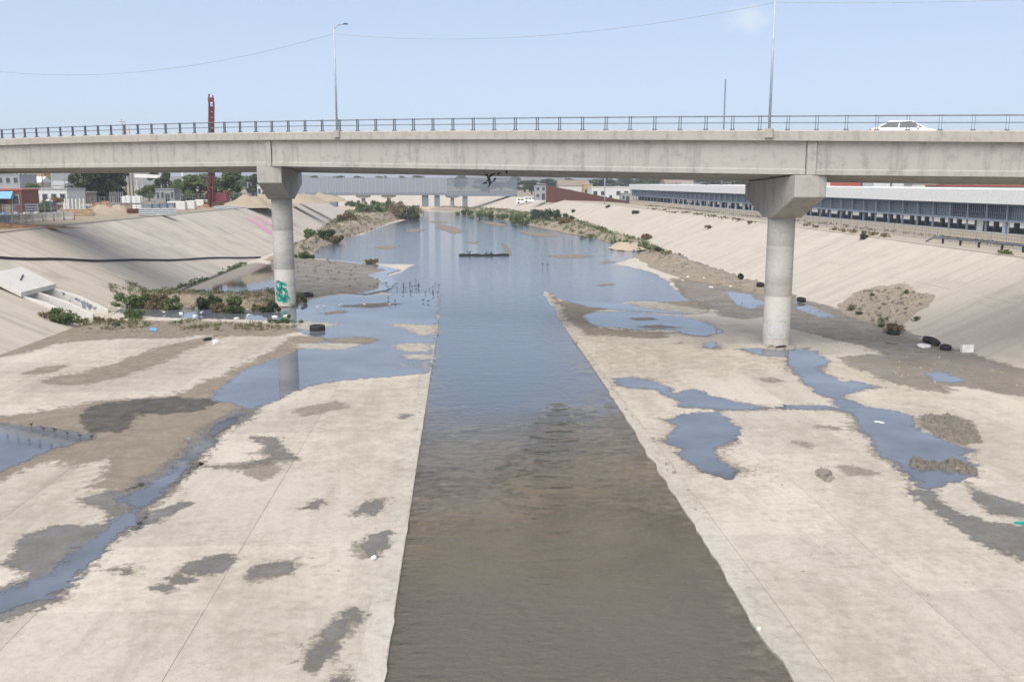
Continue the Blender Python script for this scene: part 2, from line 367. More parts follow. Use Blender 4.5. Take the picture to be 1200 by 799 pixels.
MAT['paint_grey'] = simple('blue_grey_spray_paint', (0.22, 0.25, 0.30), 0.8, var=0.4)
MAT['hdpe'] = simple('black_pipe', (0.03, 0.03, 0.032), 0.5)
MAT['house'] = [simple('house_wall_%s' % n, c, 0.85) for n, c in (('cream', (0.5, 0.46, 0.38)), ('white', (0.62, 0.62, 0.6)), ('grey', (0.33, 0.34, 0.35)), ('ochre', (0.46, 0.32, 0.14)), ('brown', (0.26, 0.2, 0.16)))]

# ================================================================ THE SETTING
_lat = nr.random((256, 256))
def vnoise(x, y):
    xi = np.floor(x).astype(int); yi = np.floor(y).astype(int); fx = x - xi; fy = y - yi
    fx = fx * fx * (3 - 2 * fx); fy = fy * fy * (3 - 2 * fy)
    g = lambda a, b: _lat[a % 256, b % 256]
    return (g(xi, yi) * (1 - fx) + g(xi + 1, yi) * fx) * (1 - fy) + (g(xi, yi + 1) * (1 - fx) + g(xi + 1, yi + 1) * fx) * fy
def fbm(x, y, f=1.0, o=4):
    s = 0; a = 1.0; t = 0
    for i in range(o):
        s = s + a * vnoise(x * f + 17.3 * i, y * f - 9.1 * i); t += a; a *= 0.55; f *= 2.1
    return s / t * 2 - 1
def sdf(poly, X, Y):
    P = np.asarray(poly); n = len(P); D = np.full(X.shape, 1e18); ins = np.zeros(X.shape, bool)
    for i in range(n):
        a = P[i]; b = P[(i + 1) % n]; e = b - a
        L = e @ e + 1e-12
        t = np.clip(((X - a[0]) * e[0] + (Y - a[1]) * e[1]) / L, 0, 1)
        D = np.minimum(D, (X - a[0] - t * e[0]) ** 2 + (Y - a[1] - t * e[1]) ** 2)
        if abs(e[1]) > 1e-12:
            c = ((a[1] > Y) != (b[1] > Y)) & (X < e[0] * (Y - a[1]) / e[1] + a[0]); ins ^= c
    return np.where(ins, -1, 1) * np.sqrt(D)
def W(pts): return np.array([at(x, y)[:2] for x, y in pts])
def WH(pts): return np.array([hit(x, y)[:2] for x, y in pts])
def gzv(x, y):
    a, b, c, d = crestL(y), toeL(y), toeR(y), crestR(y)
    z = np.where(x <= a, ZL, np.where(x < b, ZL * (b - x) / (b - a), 0.0))
    return np.where(x >= d, np.interp(x - d, [0, 9, 16], [ZR, ZR, 4.2]), np.where(x > c, ZR * (x - c) / (d - c), z))
def sheet(name, polys, mat, z, amp=0.25, freq=0.8, soft=0.12, res=None, clip=None, zfun=None, onbank=False, parent=None, grow=0.0, **kw):
    """ragged-edged sheet or heap; polys are plan outlines in metres"""
    polys = [np.asarray(p) for p in polys]
    A = np.vstack(polys); pad = amp * 1.5 + 0.3 + grow + soft; lo = A.min(0) - pad; hi = A.max(0) + pad
    if res is None:
        ym = max(8.0, A[:, 1].mean()); res = (max(0.07, ym * 0.0022), max(0.10, ym * ym * 0.00010))
    nx = max(3, min(700, int((hi[0] - lo[0]) / res[0]))); ny = max(3, min(700, int((hi[1] - lo[1]) / res[1])))
    X, Y = np.meshgrid(np.linspace(lo[0], hi[0], nx), np.linspace(lo[1], hi[1], ny))
    D = sdf(polys[0], X, Y)
    for p in polys[1:]: D = np.minimum(D, sdf(p, X, Y))
    D = D - grow + amp * fbm(X, Y, freq, 5)
    if clip is not None: D = np.maximum(D, clip(X, Y))
    Z = np.full(X.shape, z) if zfun is None else zfun(X, Y, D) + z
    if onbank: Z = Z + gzv(X, Y)
    keep = D < soft * 1.0
    q = keep[:-1, :-1] | keep[1:, :-1] | keep[:-1, 1:] | keep[1:, 1:]
    jy, jx = np.nonzero(q); a = jy * nx + jx
    Fc = np.stack([a, a + 1, a + nx + 1, a + nx], 1)
    used = np.unique(Fc); mp = np.full(nx * ny, -1); mp[used] = np.arange(len(used))
    V = np.stack([X.ravel(), Y.ravel(), Z.ravel()], 1)[used]
    me = bpy.data.meshes.new(name); me.from_pydata(V.tolist(), [], mp[Fc].tolist())
    at_ = me.attributes.new('d', 'FLOAT', 'POINT'); at_.data.foreach_set('value', (D.ravel()[used] / soft).astype(np.float32))
    me.polygons.foreach_set('use_smooth', [True] * len(me.polygons)); me.materials.append(mat)
    o = bpy.data.objects.new(name, me); col.objects.link(o)
    if parent is not None: o.parent = parent
    if zfun is not None: HEAPS.append((V.tolist(), mp[Fc].tolist()))
    return tag(o, **kw)
HEAPS = []
S = dict(kind='structure')

# --- ground beyond the banks, one sheet to the horizon
mb = MB(); ys = [-40, 20, 60, 112, 141, 160, 183, 200, 215, 225, 260, 270, 300, 320, 330, 370, 400, 420, 450, 470, 500, 510, 530, 545, 560]
def strip(mb, rows):
    n = len(rows[0]); mb.add([p for r in rows for p in r], [(i * n + j, i * n + j + 1, (i + 1) * n + j + 1, (i + 1) * n + j) for i in range(len(rows) - 1) for j in range(n - 1)])
strip(mb, [[(-6000, y, ZL), (min(-900, crestL(y) - 300), y, ZL), (crestL(y) - 60, y, ZL), (crestL(y), y, ZL)] for y in ys])
strip(mb, [[(crestR(y), y, ZR), (crestR(y) + 9, y, ZR), (crestR(y) + 16, y, 4.2), (crestR(y) + 200, y, 4.2), (max(900, crestR(y) + 300), y, 5), (6000, y, 6)] for y in ys + [575]])
strip(mb, [[(-6000, 560, ZL), (-1500, 560, ZL), (-1500, 620, 6)], [(-6000, 640, 6), (-2500, 640, 6), (-1400, 640, 6)]])
strip(mb, [[(-6000, 640, 6), (-1400, 640, 6), (-600, 640, 5), (0, 620, 4.2), (1000, 620, 5), (6000, 620, 6)], [(-6000, 9000, 6)] + [(x, 9000, 6) for x in (-3000, -1000, 0, 3000, 6000)]])
strip(mb, [[(x, 575 if x > -1400 else 575, 4.6) for x in (-1500, -600, 0, 1000, 6000)], [(x, 640, 4.5) for x in (-1500, -600, 0, 1000, 6000)]])
mb.build('ground', MAT['ground'], **S)

# --- channel floor: bed below, cast slabs on it near by, one sheet beyond
YN = 76.0
mb = MB()
strip(mb, [[(-31, -12, -0.03), (-1.8, -12, -0.03)], [(-31, YN, -0.03), (-1.8, YN, -0.03)]])
strip(mb, [[(-1.8, -12, -0.8), (9.0, -12, -0.8)], [(-1.8, 132, -0.8), (9.0, 132, -0.8)]])
strip(mb, [[(7.9, -12, -0.03), (35, -12, -0.03)], [(7.9, YN, -0.03), (35, YN, -0.03)]])
fy = [YN, 90, 110, 131.9]
strip(mb, [[(toeL(y) - 1, y, 0), (-1.8, y, 0)] for y in fy]); strip(mb, [[(7.95, y, 0), (toeR(y) + 1, y, 0)] for y in fy])
strip(mb, [[(toeL(y) - 1, y, 0), (0, y, 0), (toeR(y) + 1, y, 0)] for y in [131.9, 160, 185, 215, 240, 266, 314, 362, 408, 440, 455, 488, 495, 515]])
floor = mb.build('channel_floor', MAT['floor'], **S)
def slabmesh(wx, wy, th=0.2, bv=0.006):
    bm = bmesh.new(); bmesh.ops.create_cube(bm, size=1.0)
    for v in bm.verts: v.co = Vector((v.co.x * wx, v.co.y * wy, v.co.z * th - th / 2))
    bmesh.ops.bevel(bm, geom=[e for e in bm.edges if all(v.co.z > -0.01 for v in e.verts)], offset=bv, segments=1, affect='EDGES')
    me = bpy.data.meshes.new('floor_slab'); bm.to_mesh(me); bm.free(); return me
GAP = 0.010
XL = [-29.6, -23.8, -19.5, -15.25, -11.05, -6.75, -2.45]; XR = [8.25, 12.3, 16.3, 20.5, 24.8, 29.1, 33.5]
DY = 4.38; y0 = YN - DY * 15
for xs in (XL, XR):
    for a, b in zip(xs[:-1], xs[1:]):
        me = slabmesh(b - a - GAP, DY - GAP)
        for i in range(15):
            y = y0 + (i + 0.5) * DY
            if abs((a + b) / 2) > y * 0.62 + 3: continue
            piece('floor_slab', me, MAT['floor'], ((a + b) / 2, y, rng.uniform(-0.004, 0.0)), floor, (0, 0, 0))
        lowest = y0
edgeR = lambda y: np.interp(y, [0, 19, 33, 54, 76], [7.25, 7.3, 7.58, 7.9, 7.95])
for side in (-1, 1):
    for i in range(15):
        ya = y0 + i * DY + GAP / 2; yb = ya + DY - GAP; k = 9; pts = []
        for j in range(k + 1):
            y = ya + (yb - ya) * j / k; wob = 0.09 * float(fbm(np.array([y * 1.0]), np.array([side * 5.0]), 0.9, 3)[0])
            pts.append((-1.8 + wob - 0.0012 * (y - 20) if side < 0 else edgeR(y) + wob * 1.6, y))
        outer = -2.45 - GAP if side < 0 else 8.25 - GAP
        poly = pts + [(outer, yb), (outer, ya)]
        mb = MB(); mb.prism(poly, -0.2, -0.004); o = mb.build('kerb_slab', MAT['kerb'], floor)
CUL0, CUL1 = 75.0, 81.56
# --- paved banks: panels with open joints over a bed, one sheet beyond
for side, cr, tr, Z, mat, nm in ((-1, crestL, toeL, ZL, MAT['bankL'], 'left_bank'), (1, crestR, toeR, ZR, MAT['bankR'], 'right_bank')):
    YB = 248.0
    mb = MB()
    nz = lambda y: -0.12 if y < YB else 0.0
    ysb = [20, 60, 100, 130, 150, 170, 185, 200, 215, 230, YB - 0.01, YB, 270, 300, 320, 345, 370, 390, 408, 420, 440, 455, 470, 488, 500, 515, 530, 545, 560]
    if side > 0: strip(mb, [[(tr(y), y, nz(y)), (cr(y), y, Z + nz(y))] for y in ysb])
    else:                                   # an opening for the drain outlet
        mid = lambda y: ((tr(y) + cr(y)) / 2, y, Z / 2 + nz(y))
        strip(mb, [[mid(y), (cr(y), y, Z + nz(y))] for y in ysb])
        strip(mb, [[(tr(y), y, nz(y)), mid(y)] for y in [20, 60, CUL0]]); strip(mb, [[(tr(y), y, nz(y)), mid(y)] for y in [CUL1] + ysb[2:]])
    bank = mb.build(nm, mat, **S)
    n = int((YB - 27.4) / 4.38)
    for i in range(n):
        ya = YB - (i + 1) * 4.38; yb = ya + 4.38 - 0.03
        for r0, r1 in ((-0.01, 0.4995), (0.5005, 1.0)):
            lift = rng.uniform(-0.01, 0.012); P = []
            if side < 0 and r0 < 0.4 and yb > CUL0 and ya < CUL1 - 0.1:
                if ya > CUL0 - 0.3: continue
                yb = CUL0
            for dz in (-0.1, 0.0):
                for y, r in ((ya, r0), (yb, r0), (yb, r1), (ya, r1)):
                    P.append((tr(y) + (cr(y) - tr(y)) * r, y, Z * r + dz + lift))
            mb = MB().add(P, [(0, 1, 2, 3), (4, 5, 6, 7), (0, 1, 5, 4), (1, 2, 6, 5), (2, 3, 7, 6), (3, 0, 4, 7)])
            mb.build('bank_panel', mat, bank)
# kerb-like lip and path on the crests
mb = MB()
for y0_, y1_ in zip(range(30, 330, 10), range(40, 340, 10)):
    a, b = crestR(y0_), crestR(y1_)
    mb.add([(a, y0_, ZR - .05), (a + .35, y0_, ZR - .05), (b + .35, y1_, ZR - .05), (b, y1_, ZR - .05), (a, y0_, ZR + .10), (a + .35, y0_, ZR + .10), (b + .35, y1_, ZR + .10), (b, y1_, ZR + .10)],
           [(4, 5, 6, 7), (0, 1, 5, 4), (2, 3, 7, 6), (1, 2, 6, 5), (3, 0, 4, 7)])
mb.build('bank_crest_kerb', MAT['bankR'], kind='structure')
mb = MB(); strip(mb, [[(crestR(y) + 0.4, y, ZR + .006), (crestR(y) + 6, y, ZR + .006)] for y in range(30, 340, 10)]); mb.build('crest_path', MAT['path'], **S)
mb = MB()
for y0_, y1_ in zip(range(60, 270, 10), range(70, 280, 10)):
    a, b = crestL(y0_), crestL(y1_)
    mb.add([(a, y0_, ZL - .05), (a - .4, y0_, ZL - .05), (b - .4, y1_, ZL - .05), (b, y1_, ZL - .05), (a, y0_, ZL + .14), (a - .4, y0_, ZL + .14), (b - .4, y1_, ZL + .14), (b, y1_, ZL + .14)],
           [(4, 5, 6, 7), (0, 1, 5, 4), (2, 3, 7, 6), (1, 2, 6, 5), (3, 0, 4, 7)])
mb.build('bank_crest_kerb', MAT['bankL'], kind='structure')

# --- water
def zriver(X, Y, D): return np.interp(Y, [0, 64, 80, 400], [-0.075, -0.07, 0.010, 0.010])
far = W([(517, 349), (500, 347), (470, 345), (450, 343), (462, 331), (452, 324), (470, 319), (485, 310), (440, 309), (405, 308), (385, 304), (363, 303), (362, 297), (375, 290), (395, 283), (425, 275),
         (455, 263), (478, 257), (495, 252), (482, 249.5), (500, 247.5), (540, 249.5), (575, 253), (600, 260), (640, 267.5), (665, 273), (700, 279.5), (727, 286.5), (757, 293), (748, 300), (722, 309), (762, 318),
         (780, 327), (790, 337), (800, 347), (812, 353), (775, 354), (737, 353), (722, 357), (690, 355), (664, 354), (650, 347), (641, 341)])
trench = np.array([(-2.1, -10), (8.2, -10), (8.2, 96), (-2.1, 96)])
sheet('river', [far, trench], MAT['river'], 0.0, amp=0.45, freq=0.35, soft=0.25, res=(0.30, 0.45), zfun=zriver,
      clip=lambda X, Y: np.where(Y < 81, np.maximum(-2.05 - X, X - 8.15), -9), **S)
left_flood = W([(504, 437), (470, 441), (440, 443), (400, 447), (370, 451), (340, 459), (318, 471), (292, 477), (262, 472), (242, 467), (262, 456), (277, 440), (300, 428), (322, 420), (350, 410), (372, 404), (380, 396), (352, 392),
                (345, 385), (345, 377), (300, 375), (230, 373), (170, 371), (135, 366), (118, 358), (140, 354), (170, 360), (230, 362), (300, 362), (350, 358), (372, 350), (400, 345), (440, 346), (475, 344), (517, 344), (513, 375)])
sheet('shallow_flood', [left_flood], MAT['puddle'], 0.0128, amp=0.6, freq=0.5, soft=0.3, clip=lambda X, Y: X + 1.85, **S)
ponds = dict(
    side_pond=('pond', [(205, 345), (240, 325), (275, 313), (300, 308), (322, 311), (330, 320), (326, 345), (300, 347), (260, 347), (225, 348)]),
    puddle_a=('puddle', [(683, 371), (700, 366), (740, 365), (770, 369), (800, 371), (828, 379), (845, 388), (830, 394), (805, 393), (790, 387), (740, 386), (700, 382), (688, 378)]),
    puddle_j=('puddle', [(660, 352), (700, 354), (740, 357), (775, 362), (830, 366), (800, 369), (760, 366), (725, 363), (690, 360)]),
    puddle_k=('puddle', [(850, 341), (880, 345), (900, 356), (880, 362), (860, 356)]),
    puddle_l=('puddle', [(930, 352), (960, 362), (985, 372), (960, 372), (935, 362)]),
    puddle_b=('puddle', [(824, 403), (834, 401), (843, 404), (840, 409), (826, 408)]),
    puddle_c=('puddle', [(718, 444), (740, 442), (765, 446), (782, 453), (792, 461), (812, 457), (832, 464), (862, 471), (900, 477), (930, 478), (900, 480), (870, 480), (845, 481), (820, 478), (800, 477), (795, 468), (775, 463), (770, 456), (745, 455), (725, 451)]),
    puddle_d=('puddle', [(774, 491), (792, 489), (800, 485), (840, 483), (852, 490), (866, 500), (860, 515), (846, 524), (836, 527), (845, 540), (871, 552), (852, 559), (820, 552), (805, 540), (795, 525), (771, 517), (784, 508), (792, 498)]),
    puddle_e=('puddle', [(925, 418), (935, 410), (955, 411), (970, 425), (960, 432), (970, 440), (985, 449), (1000, 447), (1027, 453), (1000, 459), (985, 465), (1000, 471), (1015, 477), (1050, 482), (1070, 489), (1080, 505), (1100, 512), (1117, 520), (1136, 527), (1125, 531), (1143, 545), (1140, 557),
                         (1125, 560), (1110, 566), (1090, 575), (1075, 570), (1065, 560), (1050, 547), (1030, 530), (1020, 515), (1002, 500), (996, 484), (975, 480), (918, 479), (918, 474), (960, 475), (986, 478), (976, 468), (956, 458), (940, 445), (926, 432)]),
    puddle_f=('puddle', [(866, 409), (893, 409), (915, 411), (948, 407), (940, 415), (918, 418), (893, 417)]),
    puddle_g=('puddle', [(1082, 438), (1105, 437), (1132, 447), (1112, 449), (1090, 446)]),
    puddle_i=('puddle', [(286, 484), (262, 503), (246, 521), (230, 537), (216, 554), (198, 573), (175, 594), (150, 617), (128, 634), (106, 656), (85, 684), (60, 700), (20, 709), (-20, 722), (-20, 706), (20, 690), (60, 672), (95, 645), (130, 616), (150, 596), (140, 588), (165, 574), (195, 556), (210, 540), (228, 523), (245, 508), (262, 494)]),
    puddle_h=('puddle', [(-60, 500), (0, 497), (40, 500), (75, 505), (110, 509), (105, 515), (72, 525), (42, 535), (20, 545), (0, 553), (-60, 570)]))
for kk, (k, (m, q)) in enumerate(ponds.items()):
    sheet('pond' if m == 'pond' else 'puddle', [W(q)], MAT[m], 0.0140 + 0.0003 * kk, amp=0.45, freq=0.8, soft=0.3, **S)
    sheet('damp_margin', [W(q)], MAT['damp'], 0.0040 + 0.0001 * kk, amp=0.6, freq=0.7, soft=0.6, grow=0.02, **S)
# --- silt, mud and damp marks left on the floor
L = dict(
 silt=[[(-40, 489), (0, 487), (60, 479), (120, 471), (170, 467), (200, 462), (230, 450), (262, 440), (290, 425), (318, 412), (330, 402), (345, 394), (420, 396), (447, 399), (440, 407), (400, 411), (352, 414), (332, 430), (300, 472), (290, 482), (270, 491), (250, 500), (232, 515), (222, 530), (218, 542), (190, 556), (170, 561), (165, 571), (145, 576), (114, 571), (118, 556), (125, 546), (131, 536), (100, 543), (70, 545), (60, 540), (40, 548), (15, 554), (-40, 570)],
       [(138, 425), (175, 412), (215, 400), (240, 395), (262, 392), (235, 402), (200, 418), (175, 428), (150, 438), (105, 450), (60, 449), (65, 441), (110, 433)], [(28, 438), (45, 430), (72, 428), (74, 433), (50, 439)],
       [(-40, 408), (0, 410), (40, 399), (75, 387), (110, 377), (150, 375), (230, 376), (300, 378), (345, 381), (352, 388), (325, 393), (270, 393), (230, 392), (215, 396), (150, 397), (110, 398), (70, 403), (40, 410), (0, 420), (-40, 428)],
       [(644, 343), (660, 354), (690, 358), (722, 360), (700, 365), (682, 371), (700, 385), (740, 388), (790, 389), (770, 396), (730, 395), (690, 392), (672, 380)],
       [(786, 326), (830, 330), (850, 335), (830, 365), (800, 366), (775, 360), (770, 354), (800, 350)]],
 mud=[[(798, 326), (850, 327), (890, 332), (935, 349), (975, 361), (1000, 370), (1050, 386), (1110, 407), (1150, 418), (1230, 440), (1230, 472), (1170, 459), (1130, 451), (1105, 452), (1112, 461), (1080, 457), (1050, 450), (1000, 430), (985, 418), (1020, 415), (1040, 418), (1008, 405), (960, 394), (925, 384), (895, 371), (870, 374), (850, 370), (830, 361), (800, 345), (792, 335)],
      [(325, 347), (345, 352), (400, 344), (430, 347), (455, 340), (463, 330), (445, 322), (466, 317), (440, 311), (400, 306), (350, 303), (318, 305), (322, 330)]],
 wet=[[(168, 560), (212, 558), (195, 578), (180, 599), (150, 620), (135, 629), (111, 653), (99, 668), (72, 701), (54, 707), (24, 710), (0, 722), (-30, 735), (-30, 690), (0, 686), (27, 677), (25, 672), (0, 660), (30, 644), (18, 638), (40, 625), (72, 617), (96, 618), (126, 614), (132, 605), (120, 596), (92, 585), (120, 578), (150, 577), (165, 570)],
      [(215, 516), (240, 501), (262, 488), (290, 477), (305, 470), (312, 475), (286, 492), (263, 505), (249, 520), (233, 535), (223, 548), (212, 562), (165, 576), (175, 560), (200, 545)],
      [(228, 546), (260, 544), (290, 541), (310, 535), (300, 530), (318, 520), (300, 513), (332, 512), (327, 520), (340, 528), (352, 538), (322, 543), (290, 550), (250, 550)],
      [(414, 601), (428, 590), (454, 584), (448, 594), (438, 603)], [(420, 640), (433, 628), (454, 622), (450, 640), (440, 655), (426, 651)], [(355, 785), (375, 745), (395, 722), (415, 712), (423, 720), (400, 750), (380, 775), (365, 791)], [(400, 790), (412, 779), (408, 799), (385, 812), (380, 803)],
      [(290, 675), (310, 662), (345, 657), (348, 662), (335, 672), (295, 678)], [(355, 595), (362, 590), (375, 585), (383, 590), (375, 596)], [(215, 668), (225, 660), (240, 656), (262, 651), (274, 655), (265, 660), (265, 665), (245, 672), (225, 671)], [(196, 678), (210, 676), (222, 680), (212, 684)], [(130, 668), (143, 665), (156, 668), (145, 672)], [(180, 688), (192, 686), (202, 689), (192, 692)],
      [(460, 490), (470, 485), (480, 487), (474, 492)], [(180, 600), (215, 588), (225, 590), (200, 604), (188, 606), (190, 612), (170, 614)],
      [(1068, 574), (1090, 576), (1100, 590), (1120, 606), (1150, 614), (1230, 620), (1230, 672), (1185, 651), (1160, 640), (1130, 620), (1100, 598)], [(1135, 567), (1150, 575), (1210, 596), (1210, 611), (1160, 600), (1140, 585)]],
 damp=[[(950, 497), (985, 500), (984, 504), (955, 501)], [(985, 545), (1020, 552), (1030, 556), (995, 556)], [(930, 517), (950, 520), (948, 524), (935, 521)], [(885, 443), (905, 442), (925, 447), (900, 449)], [(788, 402), (800, 400), (802, 403), (790, 404)],
       [(285, 540), (330, 545), (318, 562), (290, 556)], [(340, 480), (395, 470), (410, 476), (360, 488)]],
 black_mud=[[(118, 476), (160, 469), (210, 464), (252, 471), (236, 478), (190, 486), (162, 486), (136, 505), (110, 505), (83, 495), (100, 483)], [(205, 345), (228, 330), (262, 314), (285, 308), (272, 316), (235, 333), (215, 346)]])
ZLAY = dict(silt=0.005, wet=0.008, damp=0.0035, mud=0.0075, black_mud=0.0105)
NM = dict(silt='silt_bed', mud='mud_flat', wet='wet_patch', damp='damp_patch', black_mud='mud_flat')
for k, ps in L.items():
    for i, q in enumerate(ps):
        big = len(q) > 9
        if k == 'wet': sheet('damp_margin', [W(q)], MAT['damp'], 0.0055 + 0.0001 * i, amp=0.5, freq=0.9, soft=0.5, grow=-0.12, **S)
        sheet(NM[k], [W(q)], MAT[k], ZLAY[k] + 0.0001 * i, amp=0.8 if big else 0.38, freq=0.55 if big else 1.3, soft=(0.9 if k in ('silt', 'mud') else 0.5) if big else 0.3, **S)
for i, q in enumerate([[(640, 345), (690, 430), (740, 500), (800, 590), (850, 590), (800, 500), (760, 430), (700, 380)], [(880, 420), (1000, 440), (1060, 490), (1200, 560), (1200, 520), (1100, 470), (1000, 425)], [(930, 500), (1060, 560), (1150, 660), (1050, 640), (950, 570)],
                       [(0, 440), (120, 410), (260, 395), (330, 400), (230, 440), (80, 470), (0, 475)], [(380, 450), (500, 442), (495, 520), (470, 600), (400, 560), (330, 540), (340, 480)], [(0, 560), (110, 540), (130, 580), (60, 620), (0, 640)], [(200, 620), (300, 640), (380, 700), (330, 760), (220, 720)], [(700, 395), (860, 400), (880, 440), (780, 440), (710, 425)], [(900, 680), (1000, 690), (1100, 799), (980, 799)]]):
    sheet('silt_film', [W(q)], MAT['film'], 0.0022 + 0.0001 * i, amp=1.2, freq=0.35, soft=2.2, **S)
# pale bars standing out of the shallow flood
for i, q in enumerate([[(455, 380), (480, 380), (512, 381), (510, 392), (495, 394), (482, 389), (470, 385)], [(345, 402), (380, 403), (420, 401), (425, 404), (408, 410), (385, 410), (345, 408)], [(461, 404), (490, 402), (507, 403), (505, 413), (480, 413), (466, 409)], [(470, 416), (490, 415), (508, 416), (506, 422), (475, 421)],
                       [(465, 428), (473, 426), (480, 428), (473, 431)], [(483, 428), (490, 427), (492, 430), (485, 431)], [(494, 425), (505, 424), (504, 432), (495, 431)], [(345, 379), (362, 377), (398, 380), (384, 384), (362, 386), (348, 386)], [(737, 354), (780, 355), (830, 364), (820, 369), (770, 363), (745, 359)]]):
    sheet('silt_bar', [W(q)], MAT['pale_silt'], 0.0185, amp=0.35, freq=0.7, soft=0.7, **S)
for i, q in enumerate([[(380, 397), (430, 395), (447, 398), (430, 403), (385, 401)], [(440, 356), (445, 357), (443, 358)], [(395, 358), (455, 355), (472, 356), (440, 361), (400, 360)], [(375, 367), (402, 364), (405, 367), (380, 369)], [(515, 262), (545, 270), (535, 275), (512, 268)], [(588, 285), (594, 298), (600, 300), (594, 287)], [(705, 307), (718, 306), (722, 308), (706, 309)], [(700, 334), (716, 332), (722, 334), (705, 336)], [(500, 258), (520, 259), (530, 263), (510, 262)], [(560, 258), (590, 262), (600, 266), (575, 264)], [(600, 270), (640, 273), (660, 278), (625, 277)], [(470, 270), (490, 268), (500, 270), (480, 273)], [(640, 300), (680, 298), (700, 301), (660, 303)], [(440, 290), (465, 287), (470, 290), (450, 293)], [(545, 283), (560, 282), (556, 287)], [(740, 383), (772, 381), (800, 384), (770, 386)], [(735, 373), (762, 372), (772, 375), (745, 376)]]):
    sheet('silt_bar', [W(q)], MAT['silt'], 0.020, amp=0.3, freq=0.6, soft=0.6, **S)

# --- heaps of sediment and rubble
def heap(name, poly, h, wid, mat, base=0.0, lump=0.5, freq=0.6, amp=0.4, res=None, onbank=False, **kw):
    def zf(X, Y, D):
        s = np.clip(-D / wid, 0, 1); s = s * s * (3 - 2 * s)
        return h * s * (1 - lump + 2 * lump * (0.5 + 0.5 * fbm(X + 5, Y + 9, freq, 5))) + 0.12 * h * fbm(X, Y, freq * 4, 3) * s
    return sheet(name, [poly], mat, base + 0.02, amp=amp, freq=0.5, soft=0.3, zfun=zf, res=res, onbank=onbank, **kw)
heap('sediment_ridge', W([(128, 353), (150, 347), (180, 348), (215, 347), (260, 349), (300, 347), (345, 345), (354, 352), (345, 360), (300, 362), (230, 361), (170, 359), (135, 358)]), 0.7, 2.2, MAT['rubble'], **S)
heap('sediment_flat', W([(325, 346), (345, 350), (400, 344), (430, 346), (452, 340), (460, 331), (440, 323), (462, 317), (440, 311), (400, 306), (350, 303), (318, 305), (322, 330)]), 0.2, 3, MAT['mud'], base=0.0, freq=0.25, lump=0.9, **S)
sheet('shallow_flood', [W([(325, 345), (400, 343), (430, 345), (458, 340), (466, 331), (452, 322), (470, 317), (440, 310), (400, 306), (350, 304), (322, 308)])], MAT['puddle'], 0.075, amp=0.4, freq=0.4, soft=0.3, **S)
heap('rubble_bank', W([(312, 305), (335, 293), (365, 280), (385, 268), (400, 258), (420, 250), (450, 245), (480, 247), (497, 251), (470, 257), (455, 262), (430, 272), (395, 283), (372, 292), (360, 302), (340, 306)]), 1.7, 4.5, MAT['rubble'], freq=0.25, lump=0.6, amp=1.0, res=(0.4, 0.8), onbank=True, **S)
heap('rubble_bank', W([(500, 246), (540, 245), (600, 249), (640, 255), (690, 266), (720, 275), (757, 285), (800, 302), (842, 316), (825, 322), (790, 318), (760, 312), (745, 300), (757, 293), (725, 287), (700, 280), (660, 273), (610, 262), (560, 251)]), 1.1, 4.5, MAT['rubble'], freq=0.25, lump=0.6, amp=1.0, res=(0.4, 0.8), onbank=True, **S)
heap('sediment_flat', W([(760, 313), (800, 309), (842, 316), (890, 331), (935, 347), (920, 352), (860, 338), (800, 327)]), 0.4, 3, MAT['rubble'], freq=0.5, **S)
heap('slumped_soil', WH([(978, 366), (992, 352), (1012, 341), (1035, 334), (1062, 335), (1092, 350), (1084, 360), (1062, 373), (1045, 386), (1010, 377)]), 0.3, 2.6, MAT['slump'], freq=0.7, amp=1.2, lump=0.8, onbank=True, res=(0.12, 0.3), **S)
heap('silt_heap', np.array([(26, 150), (30, 148), (31, 156), (27, 160), (24, 156)]), 1.0, 2.0, MAT['sand'], **S)
heap('gravel_bar', W([(1080, 488), (1110, 487), (1138, 493), (1142, 505), (1150, 518), (1130, 520), (1100, 512), (1082, 500)]), 0.10, 0.8, MAT['silt'], freq=1.5, amp=0.2, **S)
heap('gravel_bar', W([(1068, 541), (1078, 538), (1090, 543), (1080, 548), (1070, 546)]), 0.10, 0.5, MAT['silt'], freq=1.5, amp=0.1, **S)
heap('gravel_bar', W([(1095, 545), (1118, 540), (1140, 548), (1142, 554), (1120, 552), (1100, 550)]), 0.10, 0.5, MAT['silt'], freq=1.5, amp=0.1, **S)
heap('silt_bank', W([(0, 243), (120, 243), (300, 243), (440, 244), (520, 243), (560, 243), (520, 246), (440, 247.5)]) , 0.8, 10, MAT['sand'], res=(1.2, 2.5), amp=2, freq=0.1, **S)
# --- hills
mb = MB(); rows = []
for k, (dist, hs) in enumerate(((1700, 0), (2000, 1), (2600, 0.5))):
    r = []
    for i in range(61):
        px = -500 + 2200 * i / 60
        p = np.interp(px, [-500, 0, 110, 200, 330, 420, 560, 600, 640, 680, 800, 930, 1000, 1200, 1700], [22, 16, 13, 8, 7, 3, 5, 7, 6, 3, 4, 5, 11, 13, 20])
        a = atY(px, 213, dist); z = 6 + hs * max(0.0, 5 + p * dist / F - 0 + 8 * float(fbm(np.array([px * 0.02]), np.array([k * 3.0]), 1, 3)[0]))
        r.append((a[0], dist, z))
    rows.append(r)
strip(mb, rows)
MAT['hill'] = concrete('scrub_hills', (0.17, 0.155, 0.12), rnd=0, cell=0.008, stain=(0.07, 0.085, 0.05), stain_amt=0.8)
mb.build('hills', MAT['hill'], smooth=True, **S)

